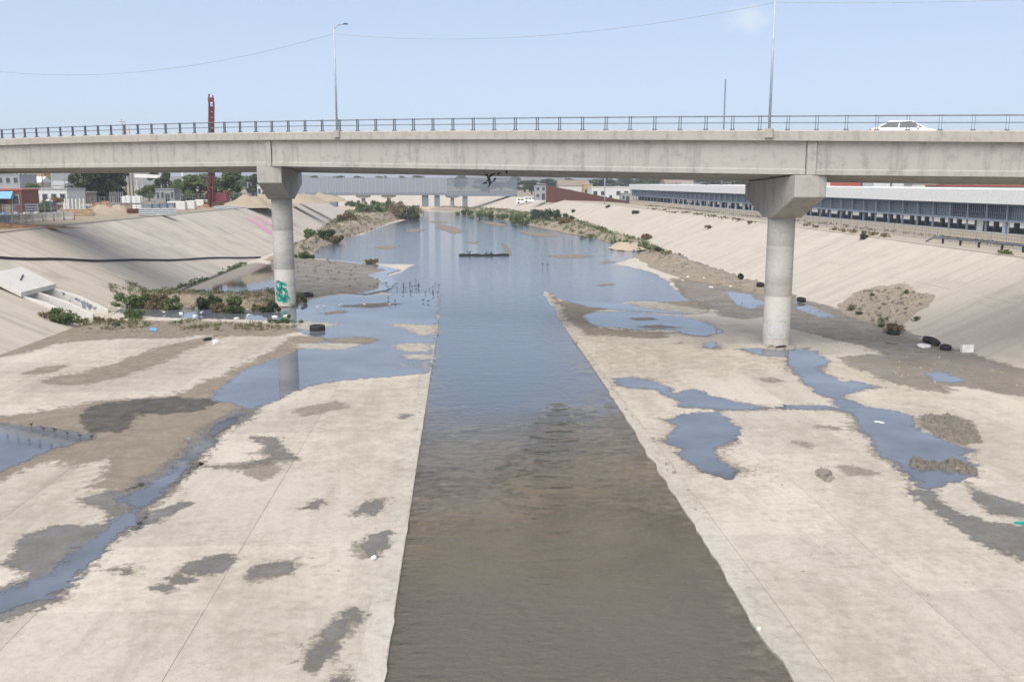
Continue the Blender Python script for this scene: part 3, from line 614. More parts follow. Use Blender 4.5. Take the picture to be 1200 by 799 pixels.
# ================================================================ THE ROAD BRIDGE
PR = np.array([21.59, 62.56]); PL = np.array([-15.72, 84.67]); DV = np.array([0.86034, -0.50972]); SPAN = 43.37
NR = PR - np.array([0, 4.85]); WID = 9.7
PV = np.array([0.50972, 0.86034])           # square to the bridge
FALL = 0.042                                 # the roadway is banked, its far side lower
def bp(t, v, z): q = NR + DV * t; return (q[0], q[1] + v, z - FALL * max(0.0, v))
z_sof = lambda t: float(np.interp(t, [-95, -78, -43.4, 0, 46, 80], [12.3, 12.33, 12.27, 11.42, 10.78, 10.3]))
_t = np.linspace(-95, 80, 60)
_ft = np.polyfit([-77.4, -43, -18.8, -.5, 11.2, 46], [15.17, 14.99, 14.55, 14.11, 13.8, 12.9], 3)
z_top = lambda t: float(np.polyval(_ft, t))
z_fb = lambda t: z_top(t) - 0.64
T0, T1 = -90.0, 66.0
bridge = wthing('road_bridge', (PR[0], PR[1], 0), 'long grey concrete road bridge on round columns crossing the whole channel', 'bridge')
ts = np.linspace(T0, T1, 53)
MB().loft([[bp(t, -0.1, z_fb(t) + 0.05), bp(t, WID + 0.1, z_fb(t) + 0.05), bp(t, WID + 0.1, z_top(t) - 0.45), bp(t, -0.1, z_top(t) - 0.45)] for t in ts]).build('deck', MAT['asphalt'], bridge)
for v0, v1 in ((-0.42, 0.05), (WID - 0.05, WID + 0.42)):
    MB().loft([[bp(t, v0, z_fb(t)), bp(t, v1, z_fb(t)), bp(t, v1, z_top(t)), bp(t, v0 + 0.06 * (v0 < 0), z_top(t)), bp(t, v0, z_top(t) - 0.08)] for t in ts]).build('edge_beam', MAT['deck'], bridge)
piers = [-2 * SPAN - 1.5, -SPAN, 0.0, SPAN + 3.0]
for k in range(3):
    ta, tb = piers[k] + 0.32, piers[k + 1] - 0.32
    for j in range(5):
        v = 0.42 + j * 2.215
        sec = []
        for t in np.linspace(ta, tb, 9):
            s, f = z_sof(ta) + (z_sof(tb) - z_sof(ta)) * (t - ta) / (tb - ta), z_fb(t)
            q = [(-.42, s), (.42, s), (.42, s + .24), (.33, s + .36), (.33, f - .30), (.42, f - .2), (.42, f), (-.42, f), (-.42, f - .16), (-.36, f - .24), (-.36, s + .36), (-.42, s + .28)]
            sec.append([bp(t, v + a, z) for a, z in q])
        MB().loft(sec).build('girder', MAT['bridge'], bridge)
for k, t in enumerate(piers):
    s = z_sof(t); f = z_fb(t)
    if k in (1, 2):
        MB().loft([[bp(t + e, -.12, s - .02), bp(t + e, WID + .12, s - .02), bp(t + e, WID + .12, f - .01), bp(t + e, -.12, f - .01)] for e in (-.27, .27)]).build('diaphragm', MAT['bridge'], bridge, bevel=0.03)
        P = PL if k == 1 else PR
        zt = s - 0.03; hw = 1.0
        prof = [(-5.0, zt), (5.2, zt - 10 * FALL), (5.2, zt - 1.45), (0.95, zt - 2.75), (-0.95, zt - 2.75), (-5.0, zt - 1.35)]
        MB().loft([[(P[0] + sx * hw, P[1] + y, z) for y, z in prof] for sx in (-1, 1)]).build('pier_cap', MAT['bridge'], bridge, bevel=0.04)
        path, rr = [], []
        for z, r in ((-0.8, .9), (0.0, .9), (3.3, .9), (3.32, .885), (3.36, .885), (3.38, .9), (6.7, .9), (6.72, .885), (6.76, .885), (6.78, .9), (zt - 2.74, .9)): path.append((P[0], P[1], z)); rr.append(r)
        c = MB().tube(path, rr, 40).build('column', MAT['column'], bridge)
        for p in c.data.polygons: p.use_smooth = len(p.vertices) == 4
        if k == 1:   # green lettering sprayed round the foot of the column
            def wrap(name, mat, strokes, wd, r0):
                for st in strokes:
                    m = MB()
                    for (a0, z0), (a1, z1) in zip(st[:-1], st[1:]):
                        d = math.hypot(a1 - a0, z1 - z0) + 1e-6; nx, nz = -(z1 - z0) / d * wd, (a1 - a0) / d * wd; e = 0.35 * wd
                        ex, ez = (a1 - a0) / d * e, (z1 - z0) / d * e
                        Q = [(a0 - ex + nx, z0 - ez + nz), (a0 - ex - nx, z0 - ez - nz), (a1 + ex - nx, z1 + ez - nz), (a1 + ex + nx, z1 + ez + nz)]
                        m.add([(P[0] + r0 * math.sin(a / .9), P[1] - r0 * math.cos(a / .9), z) for a, z in Q], [(0, 1, 2, 3)])
                    m.build(name, mat, c)
            def loop(cx, cz, rx, rz, a0=0, a1=6.6, n=16): return [(cx + rx * math.cos(a0 + (a1 - a0) * i / n), cz + rz * math.sin(a0 + (a1 - a0) * i / n)) for i in range(n + 1)]
            wrap('painted_letter', MAT['paint_green'], [loop(-.45, 1.95, .25, .3), loop(-.5, 1.3, .3, .32), loop(.0, 1.2, .28, .4), loop(-.05, 1.9, .22, .22, 0, 4.5), loop(.1, .75, .3, .25), loop(-.4, .8, .25, .2)], 0.13, 0.906)
            wrap('letter_outline', MAT['paint_dark'], [loop(-.45, 1.95, .36, .40), loop(-.5, 1.3, .12, .14), loop(.0, 1.2, .38, .5, 1, 5), loop(.1, .75, .1, .1)], 0.035, 0.911)
        else:
            m = MB(); r0 = 0.905
            def cell(a0, a1, z0, z1):
                n = 6
                for i in range(n):
                    b0, b1 = a0 + (a1 - a0) * i / n, a0 + (a1 - a0) * (i + 1) / n
                    m.add([(P[0] + r0 * math.sin(a), P[1] - r0 * math.cos(a), z) for a, z in ((b0, z0), (b1, z0), (b1, z1), (b0, z1))], [(0, 1, 2, 3)])
            for r_ in ((-1.15, .35, .55, .66), (-1.15, .35, 1.66, 1.78), (-1.15, -1.03, .66, 1.66), (.23, .35, .66, 1.66), (-.95, -.8, .75, 1.5), (-.7, -.55, .75, 1.45), (-.8, -.7, .75, .9), (-.4, -.28, .8, 1.5), (-.15, .1, .75, 1.55), (-.45, .1, 1.42, 1.5)):
                m = MB(); cell(*r_); m.build('paint_stroke', MAT['paint_white'], c)
    else:
        P = NR + DV * t + np.array([0, WID / 2]); g = gz(*P)
        MB().loft([[bp(t + e, v, z) for v, z in ((-.4, g - 1), (WID + .4, g - 1), (WID + .4, s), (-.4, s))] for e in (-1.0, 1.0)]).build('abutment', MAT['bridge'], bridge)
# railings: two rails on posts of paired plates
pm = MB()
for e in (-.075, .075):
    pm.box((0, 0, 0.45), (0.02, 0.11, 0.9))
    pm.v[-8:] = [(x + e, y, z) for x, y, z in pm.v[-8:]]
pm.box((0, 0, 0.03), (.26, .32, .06))
pmesh = pm.mesh('railing_post'); brz = math.atan2(DV[1], DV[0])
for v in (-0.20, WID + 0.2):
    m = MB()
    for h in (0.84, 0.44): m.tube([bp(t, v, z_top(t) + h) for t in np.linspace(T0, T1, 80)], 0.042 if h > .5 else 0.032, 6)
    rail = m.build('railing', MAT['rail'], bridge)
    i = 0; t = -42.85 - 1.72 * 27
    while t < T1:
        x, y, z = bp(t, v, z_top(t)); o = WLOC[rail.name]
        piece('railing_post', pmesh, MAT['rail'], (x - o[0], y - o[1], z - o[2]), rail, (0, 0, brz)); t += 1.72
# street lamps bolted to the near edge
def street_lamp(t, label):
    b = bp(t, -0.52, z_top(t) - 0.45)
    o = thing('street_lamp', b, label, 'street lamp', 'lamps along the bridge')
    MB().box((0, .03, .25), (.5, .24, .55), brz).build('bracket', MAT['deck'], o, origin=1)
    MB().tube([(0, 0, .4), (0, 0, 8.25)], [.085, .055], 10).build('pole', MAT['pole'], o, True, origin=1)
    a = MB().tube([(0, 0, 8.1), (.25, .45, 8.45), (.6, 1.1, 8.62)], .04, 6).build('arm', MAT['pole'], o, origin=1)
    MB().loft([[(.55, .95, 8.58), (.75, 1.05, 8.58), (.68, 1.0, 8.72)], [(.75, 1.5, 8.66), (1.02, 1.42, 8.66), (.9, 1.46, 8.76)]]).build('lamp_head', MAT['rail'], o, origin=1)
    return b
lb1 = street_lamp(-36.2, 'thin street lamp on the bridge edge near the left column')
lb2 = street_lamp(-2.8, 'tall street lamp on the bridge edge above the right column, top out of frame')
def wire(a, b, sag, label):
    a, b = Vector(a), Vector(b); P = []
    for i in range(25):
        u = i / 24; p = a.lerp(b, u); p.z -= sag * 4 * u * (1 - u); P.append(p)
    MB().tube(P, 0.013, 5).build('overhead_wire', MAT['steel'], label=label, cat='wire', group='wires strung between the lamps')
A1 = (lb1[0], lb1[1], lb1[2] + 7.75); A2 = (lb2[0], lb2[1], lb2[2] + 8.0)
A0 = bp(-84, -.5, z_top(-84) + 7.4); A3 = bp(36, -.5, z_top(36) + 7.6)
wire(A0, A1, 1.9, 'thin sagging wire left of the left street lamp'); wire(A1, A2, 1.1, 'thin sagging wire between the two street lamps on the bridge'); wire(A2, A3, 0.7, 'thin wire running right from the right street lamp')
# something dark snagged under the girders
c = at(577, 212, 10.9); t0 = -22.5; q = bp(t0, 0.9, z_sof(t0))
hang = wthing('snagged_debris', (q[0], q[1], q[2] - 1.0), 'dark tangle of debris hanging under the middle span of the bridge', 'debris')
m = MB()
for i in range(14):
    a = Vector((q[0] + rng.gauss(0, .2), q[1] + rng.gauss(0, .2), q[2] - .3 - rng.random() * .6)); m.tube([a, a + Vector((rng.gauss(0, .25), rng.gauss(0, .2), rng.gauss(0, .2)))], [.10, .03], 5)
m.build('tangle', MAT['rubber'], hang); MB().tube([(q[0] - .5, q[1], q[2]), (q[0] - .3, q[1], q[2] - .45)], .03, 5).build('cord', MAT['rubber'], hang); MB().tube([(q[0] + 1.2, q[1], q[2] + .02), (q[0] + 1.2, q[1], q[2] - .25)], [.14, .05], 6).build('drain_spout', MAT['rubber'], hang)
# --- white car
def car(loc, rz):
    o = thing('car', loc, 'white sedan car driving right across the bridge', 'car', rz=rz); o.scale = (.93, .95, .95)
    st = [(-2.25, .55, .30, .78), (-2.2, .66, .28, .95), (-1.9, .80, .25, 1.02), (-1.0, .86, .22, 1.0), (0, .87, .22, .96), (1.0, .86, .22, .95), (1.7, .82, .24, .84), (2.1, .70, .28, .72), (2.27, .55, .32, .6)]
    MB().loft([[(x, -w, z0), (x, -w * 1.02, z0 + (z1 - z0) * .55), (x, -w * .93, z1), (x, w * .93, z1), (x, w * 1.02, z0 + (z1 - z0) * .55), (x, w, z0)] for x, w, z0, z1 in st]).build('body', MAT['car_white'], o, True, bevel=.03, origin=1)
    g = MB().loft([[(-1.75, -.74, 1.0), (-1.75, .74, 1.0), (1.15, .74, .93), (1.15, -.74, .93)], [(-1.05, -.58, 1.38), (-1.05, .58, 1.38), (.35, .58, 1.38), (.35, -.58, 1.38)]]).build('windows', MAT['glass'], o, origin=1)
    rf = MB().loft([[(-1.15, -.61, 1.36), (-1.15, .61, 1.36), (.42, .61, 1.36), (.42, -.61, 1.36)], [(-1.0, -.5, 1.46), (-1.0, .5, 1.46), (.2, .5, 1.45), (.2, -.5, 1.45)]]).build('roof', MAT['car_white'], o, True, origin=1)
    for sy in (-1, 1):
        for x0, z0, x1, z1 in ((-1.75, 1.0, -1.05, 1.38), (-.45, .97, -.4, 1.38), (1.15, .94, .35, 1.38)):
            MB().tube([(x0, sy * .75, z0), (x1, sy * .595, z1)], .045, 6).build('pillar', MAT['car_white'], o, origin=1)
        MB().box((.75, sy * .95, 1.0), (.16, .2, .13)).build('mirror', MAT['car_white'], o, bevel=.03, origin=1)
        MB().box((-2.19, sy * .6, .86), (.12, .3, .16)).build('tail_light', MAT['red_light'], o, bevel=.02, origin=1)
        MB().box((2.1, sy * .55, .66), (.2, .3, .12)).build('headlight', MAT['glass'], o, bevel=.02, origin=1)
        for x in (-1.38, 1.4):
            w = MB().tube([(x, sy * .66, .32), (x, sy * .88, .32)], .32, 20).build('wheel', MAT['rubber'], o, origin=1); MB().tube([(x, sy * .87, .32), (x, sy * .895, .32)], .2, 12).build('rim', MAT['steel'], w, origin=1)
tc = 6.9; car(bp(tc, 3.6, z_top(tc) - .45), brz)

# ================================================================ THINGS IN AND BY THE CHANNEL
from mathutils.bvhtree import BVHTree
BV = [BVHTree.FromPolygons(v, f) for v, f in HEAPS]
def surf(x, y):
    z = gz(x, y)
    for b in BV:
        r = b.ray_cast(Vector((x, y, 40)), Vector((0, 0, -1)))
        if r[0] is not None and r[0].z > z: z = r[0].z
    return z
def place(px, py):
    p = hit(px, py)
    for _ in range(3):
        z = surf(p[0], p[1]); d = ray(px, py); t = (z - H) / d[2]; p = _C + d * t
    return (p[0], p[1], surf(p[0], p[1]))
# --- twin drain outlet in the left bank
cv = wthing('drain_outlet', (-32.5, 78, 0), 'white concrete twin drain outlet set into the left bank', 'drain outlet')
x0, x1, zf, zb = -34.2, -36.9, 2.5, 3.95
P = [(x0, CUL0 - .35, zf), (x0, CUL1 - .5, zf), (x1, CUL1 - .5, zb), (x1, CUL0 - .35, zb)]
lid = MB().add([(a, b, c - .38) for a, b, c in P] + P, [(0, 1, 2, 3), (4, 5, 6, 7), (0, 1, 5, 4), (1, 2, 6, 5), (2, 3, 7, 6), (3, 0, 4, 7)]).build('lid', MAT['culvert'], cv, bevel=.03)
MB().tube([(-35.4, 77.4, 3.20), (-35.9, 79.0, 3.46)], .06, 6).build('lifting_bar', MAT['hdpe'], lid)
for nm, yc, xe, w_ in (('wing_wall', CUL0 + .15, -31.0, .3), ('wing_wall', CUL1 - .75, -29.9, .4), ('middle_wall', 77.75, -30.0, .4)):
    top = lambda x: max(0.25, min(zf - .36, (x + 29.8) / (-34.2 + 29.8) * (zf - .3) + 0.25))
    secs = [[(x, yc - w_ / 2, -.1), (x, yc + w_ / 2, -.1), (x, yc + w_ / 2, top(x)), (x, yc - w_ / 2, top(x))] for x in (-38.5, x0, (x0 + xe) / 2, xe)]
    wl = MB().loft(secs).build(nm, MAT['culvert'], cv, bevel=.02)
    if yc > 80:
        m = MB()
        for i in range(22):
            xx = rng.uniform(-33.9, -30.9); zt = top(xx) - .25; zz = rng.uniform(.2, max(.3, zt)); ww = rng.uniform(.08, .3); hh = rng.uniform(.2, .7)
            z2 = min(zz + hh, zt)
            if z2 > zz + .05: m.add([(xx, yc - w_ / 2 - .003 - i * 2e-4, zz), (xx + ww, yc - w_ / 2 - .003 - i * 2e-4, zz + rng.uniform(-.1, .1)), (xx + ww * rng.uniform(.5, 1.2), yc - w_ / 2 - .003 - i * 2e-4, z2), (xx - .05, yc - w_ / 2 - .003 - i * 2e-4, z2 - .05)], [(0, 1, 2, 3)])
        m.build('paint_smears', MAT['paint_grey'], wl, kind='stuff')
MB().prism([(-39, CUL0), (-29.2, CUL0), (-29.2, CUL1 - .6), (-39, CUL1 - .6)], -.15, .03).build('apron', MAT['floor'], cv)
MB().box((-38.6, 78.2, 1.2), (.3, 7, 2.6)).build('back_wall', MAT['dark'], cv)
MB().add([(x1 + .1, CUL1 - .5, 0), (x1 + .1, CUL1 + .02, 0), (-29.6, CUL1 + .02, 0), (-29.6, CUL1 - .5, 0), (x1 + .1, CUL1 - .5, 3.15), (x1 + .1, CUL1 + .02, 3.2), (-29.6, CUL1 + .02, .02), (-29.6, CUL1 - .5, .02)],
         [(0, 1, 2, 3), (4, 5, 6, 7), (0, 1, 5, 4), (1, 2, 6, 5), (2, 3, 7, 6), (3, 0, 4, 7)]).build('side_fill', MAT['bankL'], cv)
# --- black pipe lying across the left bank
pts = []
for i in range(40):
    px = -40 + 345 * i / 39; p = hit(px, 303.5 + 3 * math.sin(px * .012) + 0.6 * math.sin(px * .07)); pts.append((p[0], p[1], p[2] + .12))
MB().tube(pts, .13, 8).build('pipe', MAT['hdpe'], True and None, smooth=True, label='long black pipe lying along the left concrete bank', cat='pipe')
# --- pink paint on the left bank
gl = wthing('graffiti', tuple(hit(312, 268)), 'pink painted streaks on the left bank behind the column', 'graffiti')
for (a, b, wd) in (((288, 256), (336, 284), 2.6), ((298, 254), (338, 276), 2.2), ((300, 264), (318, 275), 1.6)):
    A, B = hit(*a), hit(*b); m = MB()
    for k in range(14):
        u0, u1 = k / 14, (k + 1) / 14; q = A + (B - A) * u0; r = A + (B - A) * u1; w2 = wd * rng.uniform(.55, 1)
        Q = []
        for s_, e in ((q, 0), (r, 0), (r, w2), (q, w2)):
            x, y = s_[0], s_[1] + e; Q.append((x, y, gz(x, y) + .025 + wd * .002))
        m.add(Q, [(0, 1, 2, 3)])
    m.build('stroke', MAT['paint_pink'], gl)


# --- plants
def rot_leaf(m, c, s, asp=2.2, up=0.3):
    d = Vector((rng.gauss(0, 1), rng.gauss(0, 1), rng.gauss(0, 1) + up)).normalized(); a = d.orthogonal().normalized(); a.rotate(Matrix.Rotation(rng.uniform(0, 6.3), 3, d))
    b = d.cross(a); l = s * asp / 2
    m.add([c - b * l, c + a * s * .5 - b * l * .1, c + b * l, c - a * s * .5 + b * .1 * l], [(0, 1, 2, 3)])
def bush(px, py, wd, ht, mat, label, cat='bush', group=None, n=None, leaf=None, dens=1.0, name='bush'):
    b = place(px, py); o = thing(name, b, label, cat, group)
    leaf = leaf or max(.07, .0016 * b[1]); n = n or int(dens * 900 * min(3, wd * ht) ** .8)
    m = MB(); st = MB()
    for k in range(7):
        a = rng.uniform(0, 6.3); e = Vector((math.cos(a) * wd * .35 * rng.random(), math.sin(a) * wd * .35, ht * rng.uniform(.5, .95)))
        st.tube([(e.x * .15, e.y * .15, -.05), e * .5 + Vector((0, 0, ht * .1)), e], [.03 + .01 * ht, .02, .008], 5)
    cl = [(Vector((rng.gauss(0, .24) * wd, rng.gauss(0, .24) * wd, ht * rng.uniform(.08, .72))), rng.uniform(.15, .27) * min(wd, ht * 1.4)) for _ in range(12)]
    for i in range(n):
        c, r = rng.choice(cl); v = Vector((rng.gauss(0, 1), rng.gauss(0, 1), rng.gauss(0, .8))).normalized() * r * rng.random() ** .4
        p = c + v; p.z = max(.02, p.z)
        rot_leaf(m, p, leaf * rng.uniform(.6, 1.2))
    m.build('foliage', MAT[mat], o, origin=1); st.build('stem', MAT['bark'], o, origin=1)
    return o
bush(75, 378, 1.9, 1.2, 'leaf', 'round green bush at the toe of the left bank below the drain outlet')
bush(150, 361, 2.6, 1.4, 'leaf', 'green bush in front of the drain outlet mouth')
bush(157, 373, 1.2, 1.0, 'leaf_bright', 'small bright green weed at the water just below the drain bush')
bush(182, 358, 2.8, 1.5, 'leaf_dry', 'brown dry brush heap between two green bushes on the sediment ridge')
bush(199, 358, 1.5, 1.2, 'leaf', 'green bush right of the dry brush heap on the sediment ridge')
bush(239, 362, 1.9, 1.2, 'leaf_dark', 'dark green bush in the middle of the sediment ridge')
bush(275, 356, 1.7, 1.8, 'leaf', 'tall leaning green bush on the ridge left of the column')
bush(258, 357, 1.4, .8, 'leaf_dry', 'low dry shrub left of the tall leaning bush')
bush(318, 357, 2.4, .8, 'leaf_dark', 'low dark weeds beside the green painted column foot', 'weeds')
bush(345, 354, 2.4, .6, 'leaf', 'low green weeds just right of the painted column foot', 'weeds')
bush(305, 360, 1.6, .5, 'leaf_dry', 'low dry weeds in front of the painted column', 'weeds')
bush(330, 378, 2.6, .4, 'leaf', 'thin strip of green weeds by the tyre in the shallows', 'weeds')
bush(120, 376, 3.0, .35, 'leaf_dry', 'low straw coloured weeds on the silt below the drain outlet', 'weeds')
bush(362, 277, 2.6, 2.2, 'leaf', 'loose green shrub on the rubble right of the left column')
bush(383, 277, 2.6, 2.6, 'leaf_dark', 'dense dark green shrub on the rubble right of the loose shrub')
bush(392, 279, 2.4, 1.4, 'leaf_dry', 'brown shrub against the dense dark green shrub')
bush(411, 265, 4.0, 2.2, 'leaf_dry', 'brownish shrub farther along the left rubble bank')
bush(355, 303, 2.4, .9, 'leaf', 'low green weeds at the rubble foot behind the left column', 'weeds')
bush(435, 309, 1.6, .7, 'leaf_dry', 'lone tuft standing in the water right of the left column', 'tuft')
for px, py, wd, ht, mt, lb in ((415, 243, 9, 3, 'leaf', 'green shrubs farthest left on the far river bar'), (432, 250, 9, 3, 'leaf', 'green shrubs on the near end of the far left bar'), (455, 248, 9, 4, 'leaf_dark', 'dark shrubs in front of the far bridge pier'), (470, 250, 10, 5, 'leaf_dry', 'brown shrubs at the tip of the far left bar'), (482, 252, 7, 4, 'leaf_dark', 'dark shrub nearest the water on the far left bar'), (440, 244, 8, 3, 'leaf', 'pale green shrubs behind the far left bar')):
    bush(px, py, wd, ht, mt, lb, n=1500, group='shrubs on the far left bar', leaf=.38)
for px, py, wd, ht, mt, lb in ((545, 248, 8, 2.5, 'leaf', 'green weeds at the left end of the far right bar'), (562, 250, 8, 2.6, 'leaf_bright', 'bright green weeds below the far bridge end'), (580, 253, 8, 2.6, 'leaf', 'green weeds left of the tall shrub row'), (598, 257, 7, 2.4, 'leaf', 'green weeds at the water left of the dark mound'), (612, 259, 6, 2.5, 'leaf', 'green weeds on the dark mound'), (628, 258, 6, 3, 'leaf_dark', 'dark shrub on the left of the dark mound'), (642, 259, 6, 3.2, 'leaf_dark', 'dark shrub on the middle of the dark mound'), (656, 259, 6, 2.8, 'leaf_dark', 'dark shrub on the right of the dark mound'), (662, 262, 4, 1.6, 'leaf_dry', 'dry shrub right of the dark mound'),
        (692, 273, 4.0, 1.4, 'leaf_bright', 'bright green weeds at the right toe past the mound'), (704, 274, 3.4, 1.2, 'leaf', 'low green weeds right of the bright weeds'), (727, 287, 3.0, 1.1, 'leaf', 'green weeds along the toe of the right bank'), (741, 289, 2.6, 1.0, 'leaf_dark', 'dark weeds in the rubble along the right toe'), (756, 291, 2.6, 1.4, 'leaf', 'green bush at the right toe by the open water'), (770, 297, 2.4, .9, 'leaf_dark', 'low dark weeds at the toe right of the green bush')):
    bush(px, py, wd, ht, mt, lb, n=1100, group='plants along the right toe', leaf=.09 if py > 265 else .28)
bush(759, 279, 2.0, .9, 'leaf_dry', 'dry tussock growing in a joint of the right bank', 'tussock')
bush(1047, 391, 1.2, .9, 'leaf_dry', 'dry brown bush in a black tyre at the toe of the right bank')
for px, py, wd, lb in ((997, 364, .9, 'green bush at the left foot of the slumped soil'), (1006, 367, .5, 'small green weed right of the slump foot bush'), (1034, 372, .8, 'green weed low in the middle of the slumped soil'), (1033, 366, .5, 'small green weed in the middle of the slumped soil'), (1062, 339, .6, 'dark weed at the top of the slumped soil'), (1075, 357, .5, 'bright weed on the right of the slumped soil'), (1023, 342, .4, 'tiny dark weed near the top left of the slump')):
    bush(px, py, wd, wd * .7, 'leaf', lb, 'weed', 'weeds on the slumped soil', n=220, leaf=.06)
for i, (px, py) in enumerate([(945, 265), (956, 267), (979, 270), (988, 272), (1000, 273), (1012, 275), (1023, 276), (1036, 278)]):
    bush(px, py, 1.1, .55, 'leaf_dry', 'dry tuft on the right crest path, one of a row right of the column', 'tuft', 'tufts on the right crest', n=140, leaf=.10)
bush(1012, 278, .8, .9, 'leaf_dark', 'dark weed at the bank top, largest in the tuft row', 'weed', n=200)
bush(1178, 299, .9, .5, 'leaf', 'green weed at the bank top below the pipe rail', 'weed', n=200)
for px, py in ((766, 246), (778, 247), (790, 249), (803, 250), (818, 252), (834, 254), (850, 256), (866, 258), (880, 260)):
    bush(px, py, 2.4, .45, 'leaf_dry' if px % 3 else 'leaf', 'low grassy tuft in the row along the right crest left of the column', 'tuft', 'tufts on the right crest, left of the column', n=160, leaf=.14)
for px, py, lb in ((672, 247, 'lone dark tuft on the right bank near the dark mound'), (747, 250, 'lower lone tuft on the right bank below the building end'), (744, 246, 'upper lone tuft near the right crest below the building end'), (831, 265, 'lone tuft high on the right bank left of the column'), (712, 241, 'tiny tuft at the far right crest'), (52, 371, 'small dry tuft on the left bank by the green bush')):
    bush(px, py, .9, .6, 'leaf_dry' if px in (831, 52) else 'leaf_dark', lb, 'tuft', n=150)

# --- loose stones, gravel and scraps too small to count
def rocks(name, poly, n, s0, s1, mat, label):
    poly = np.asarray(poly); lo, hi = poly.min(0), poly.max(0); m = MB(); k = 0; tries = 0
    while k < n and tries < n * 20:
        tries += 1; x, y = rng.uniform(lo[0], hi[0]), rng.uniform(lo[1], hi[1])
        if sdf(poly, np.array([x]), np.array([y]))[0] > 0: continue
        
        if -2.2 < x < 8.1 and y < 95 and 'crumbs' not in label: continue
        s = s0 + (s1 - s0) * rng.random() ** 3; z = surf(x, y); a = rng.uniform(0, 6.3); q = []
        for i in range(5): q.append((x + s * math.cos(a + i * 1.256) * rng.uniform(.6, 1.1), y + s * math.sin(a + i * 1.256) * rng.uniform(.6, 1.1)))
        hh = s * rng.uniform(.4, .9); V = [(u, v, z - .02) for u, v in q] + [(x + (u - x) * .6, y + (v - y) * .6, z + hh * rng.uniform(.7, 1.1)) for u, v in q]
        m.add(V, [(5, 6, 7, 8, 9)] + [(i, (i + 1) % 5, 5 + (i + 1) % 5, 5 + i) for i in range(5)]); k += 1
    o = m.build(name, mat, None, kind='stuff', label=label, cat='stones')
    return o
rocks('loose_stones', W([(1080, 488), (1110, 487), (1138, 493), (1142, 505), (1152, 519), (1130, 521), (1100, 512), (1082, 500)]), 380, .05, .22, MAT['stone'], 'pale gravel bar beside the long puddle on the right')
rocks('loose_stones', W([(1066, 541), (1080, 537), (1092, 543), (1118, 539), (1143, 548), (1142, 556), (1120, 553), (1095, 553), (1072, 548)]), 150, .05, .24, MAT['stone'], 'small stones standing in the lower end of the long puddle')
rocks('loose_stones', W([(955, 552), (962, 548), (972, 556), (978, 563), (968, 565), (958, 558)]), 60, .05, .2, MAT['stone'], 'little heap of dark stones on the right slabs')
rocks('loose_stones', W([(800, 327), (850, 328), (890, 333), (935, 350), (1000, 371), (1050, 386), (1150, 418), (1200, 433), (1200, 465), (1130, 450), (1050, 448), (1000, 428), (960, 394), (895, 370), (840, 362), (800, 345)]), 420, .04, .18, MAT['stone'], 'scattered stones over the mud flat at the right toe')
rocks('loose_stones', W([(760, 313), (800, 305), (842, 317), (890, 331), (935, 347), (920, 351), (860, 337), (800, 326)]), 500, .08, .4, MAT['stone'], 'rubble along the toe of the right bank left of the column')
rocks('loose_stones', W([(335, 293), (365, 280), (400, 259), (450, 246), (497, 251), (455, 262), (430, 272), (395, 283), (360, 302)]), 700, .12, .7, MAT['stone'], 'rubble over the left toe heap beyond the column')
rocks('loose_stones', W([(560, 246), (640, 256), (720, 276), (757, 286), (830, 315), (790, 317), (760, 311), (725, 287), (700, 280), (610, 262)]), 700, .12, .55, MAT['stone'], 'rubble over the far toe heap of the right bank')
rocks('loose_stones', W([(128, 353), (215, 347), (345, 345), (354, 352), (345, 362), (230, 363), (135, 360)]), 350, .05, .28, MAT['stone'], 'stones and scraps on the sediment ridge')
rocks('loose_stones', W([(80, 378), (150, 376), (345, 379), (345, 386), (200, 392), (100, 392)]), 300, .04, .18, MAT['stone'], 'stones and scraps on the silt below the sediment ridge')
rocks('loose_stones', WH([(990, 356), (1012, 343), (1060, 338), (1090, 350), (1062, 372), (1045, 384), (1010, 374)]), 220, .05, .25, MAT['stone'], 'stones in the slumped soil on the right bank')
rocks('loose_stones', W([(60, 700), (900, 430), (1200, 600), (1190, 700), (960, 700), (700, 480), (500, 440), (450, 700), (300, 799), (100, 799)]), 60, .02, .05, MAT['stone'], 'tiny stones scattered on the slabs')
rocks('loose_stones', np.array([(-2.5, 40), (-1.75, 40), (-1.75, 62), (-2.5, 62)]), 50, .02, .07, MAT['stone'], 'broken crumbs along the left edge of the low channel')
rocks('loose_stones', np.array([(7.9, 30), (8.3, 30), (8.4, 75), (7.9, 75)]), 90, .03, .12, MAT['stone'], 'broken crumbs along the right edge of the low channel')
rocks('loose_stones', W([(325, 346), (345, 352), (400, 345), (455, 340), (462, 330), (440, 312), (350, 303), (320, 307)]), 160, .06, .3, MAT['stone'], 'stones on the mud flat round the left column')
rocks('loose_stones', W([(895, 402), (930, 402), (935, 411), (900, 411)]), 80, .03, .16, MAT['stone'], 'scraps caught at the foot of the right column')

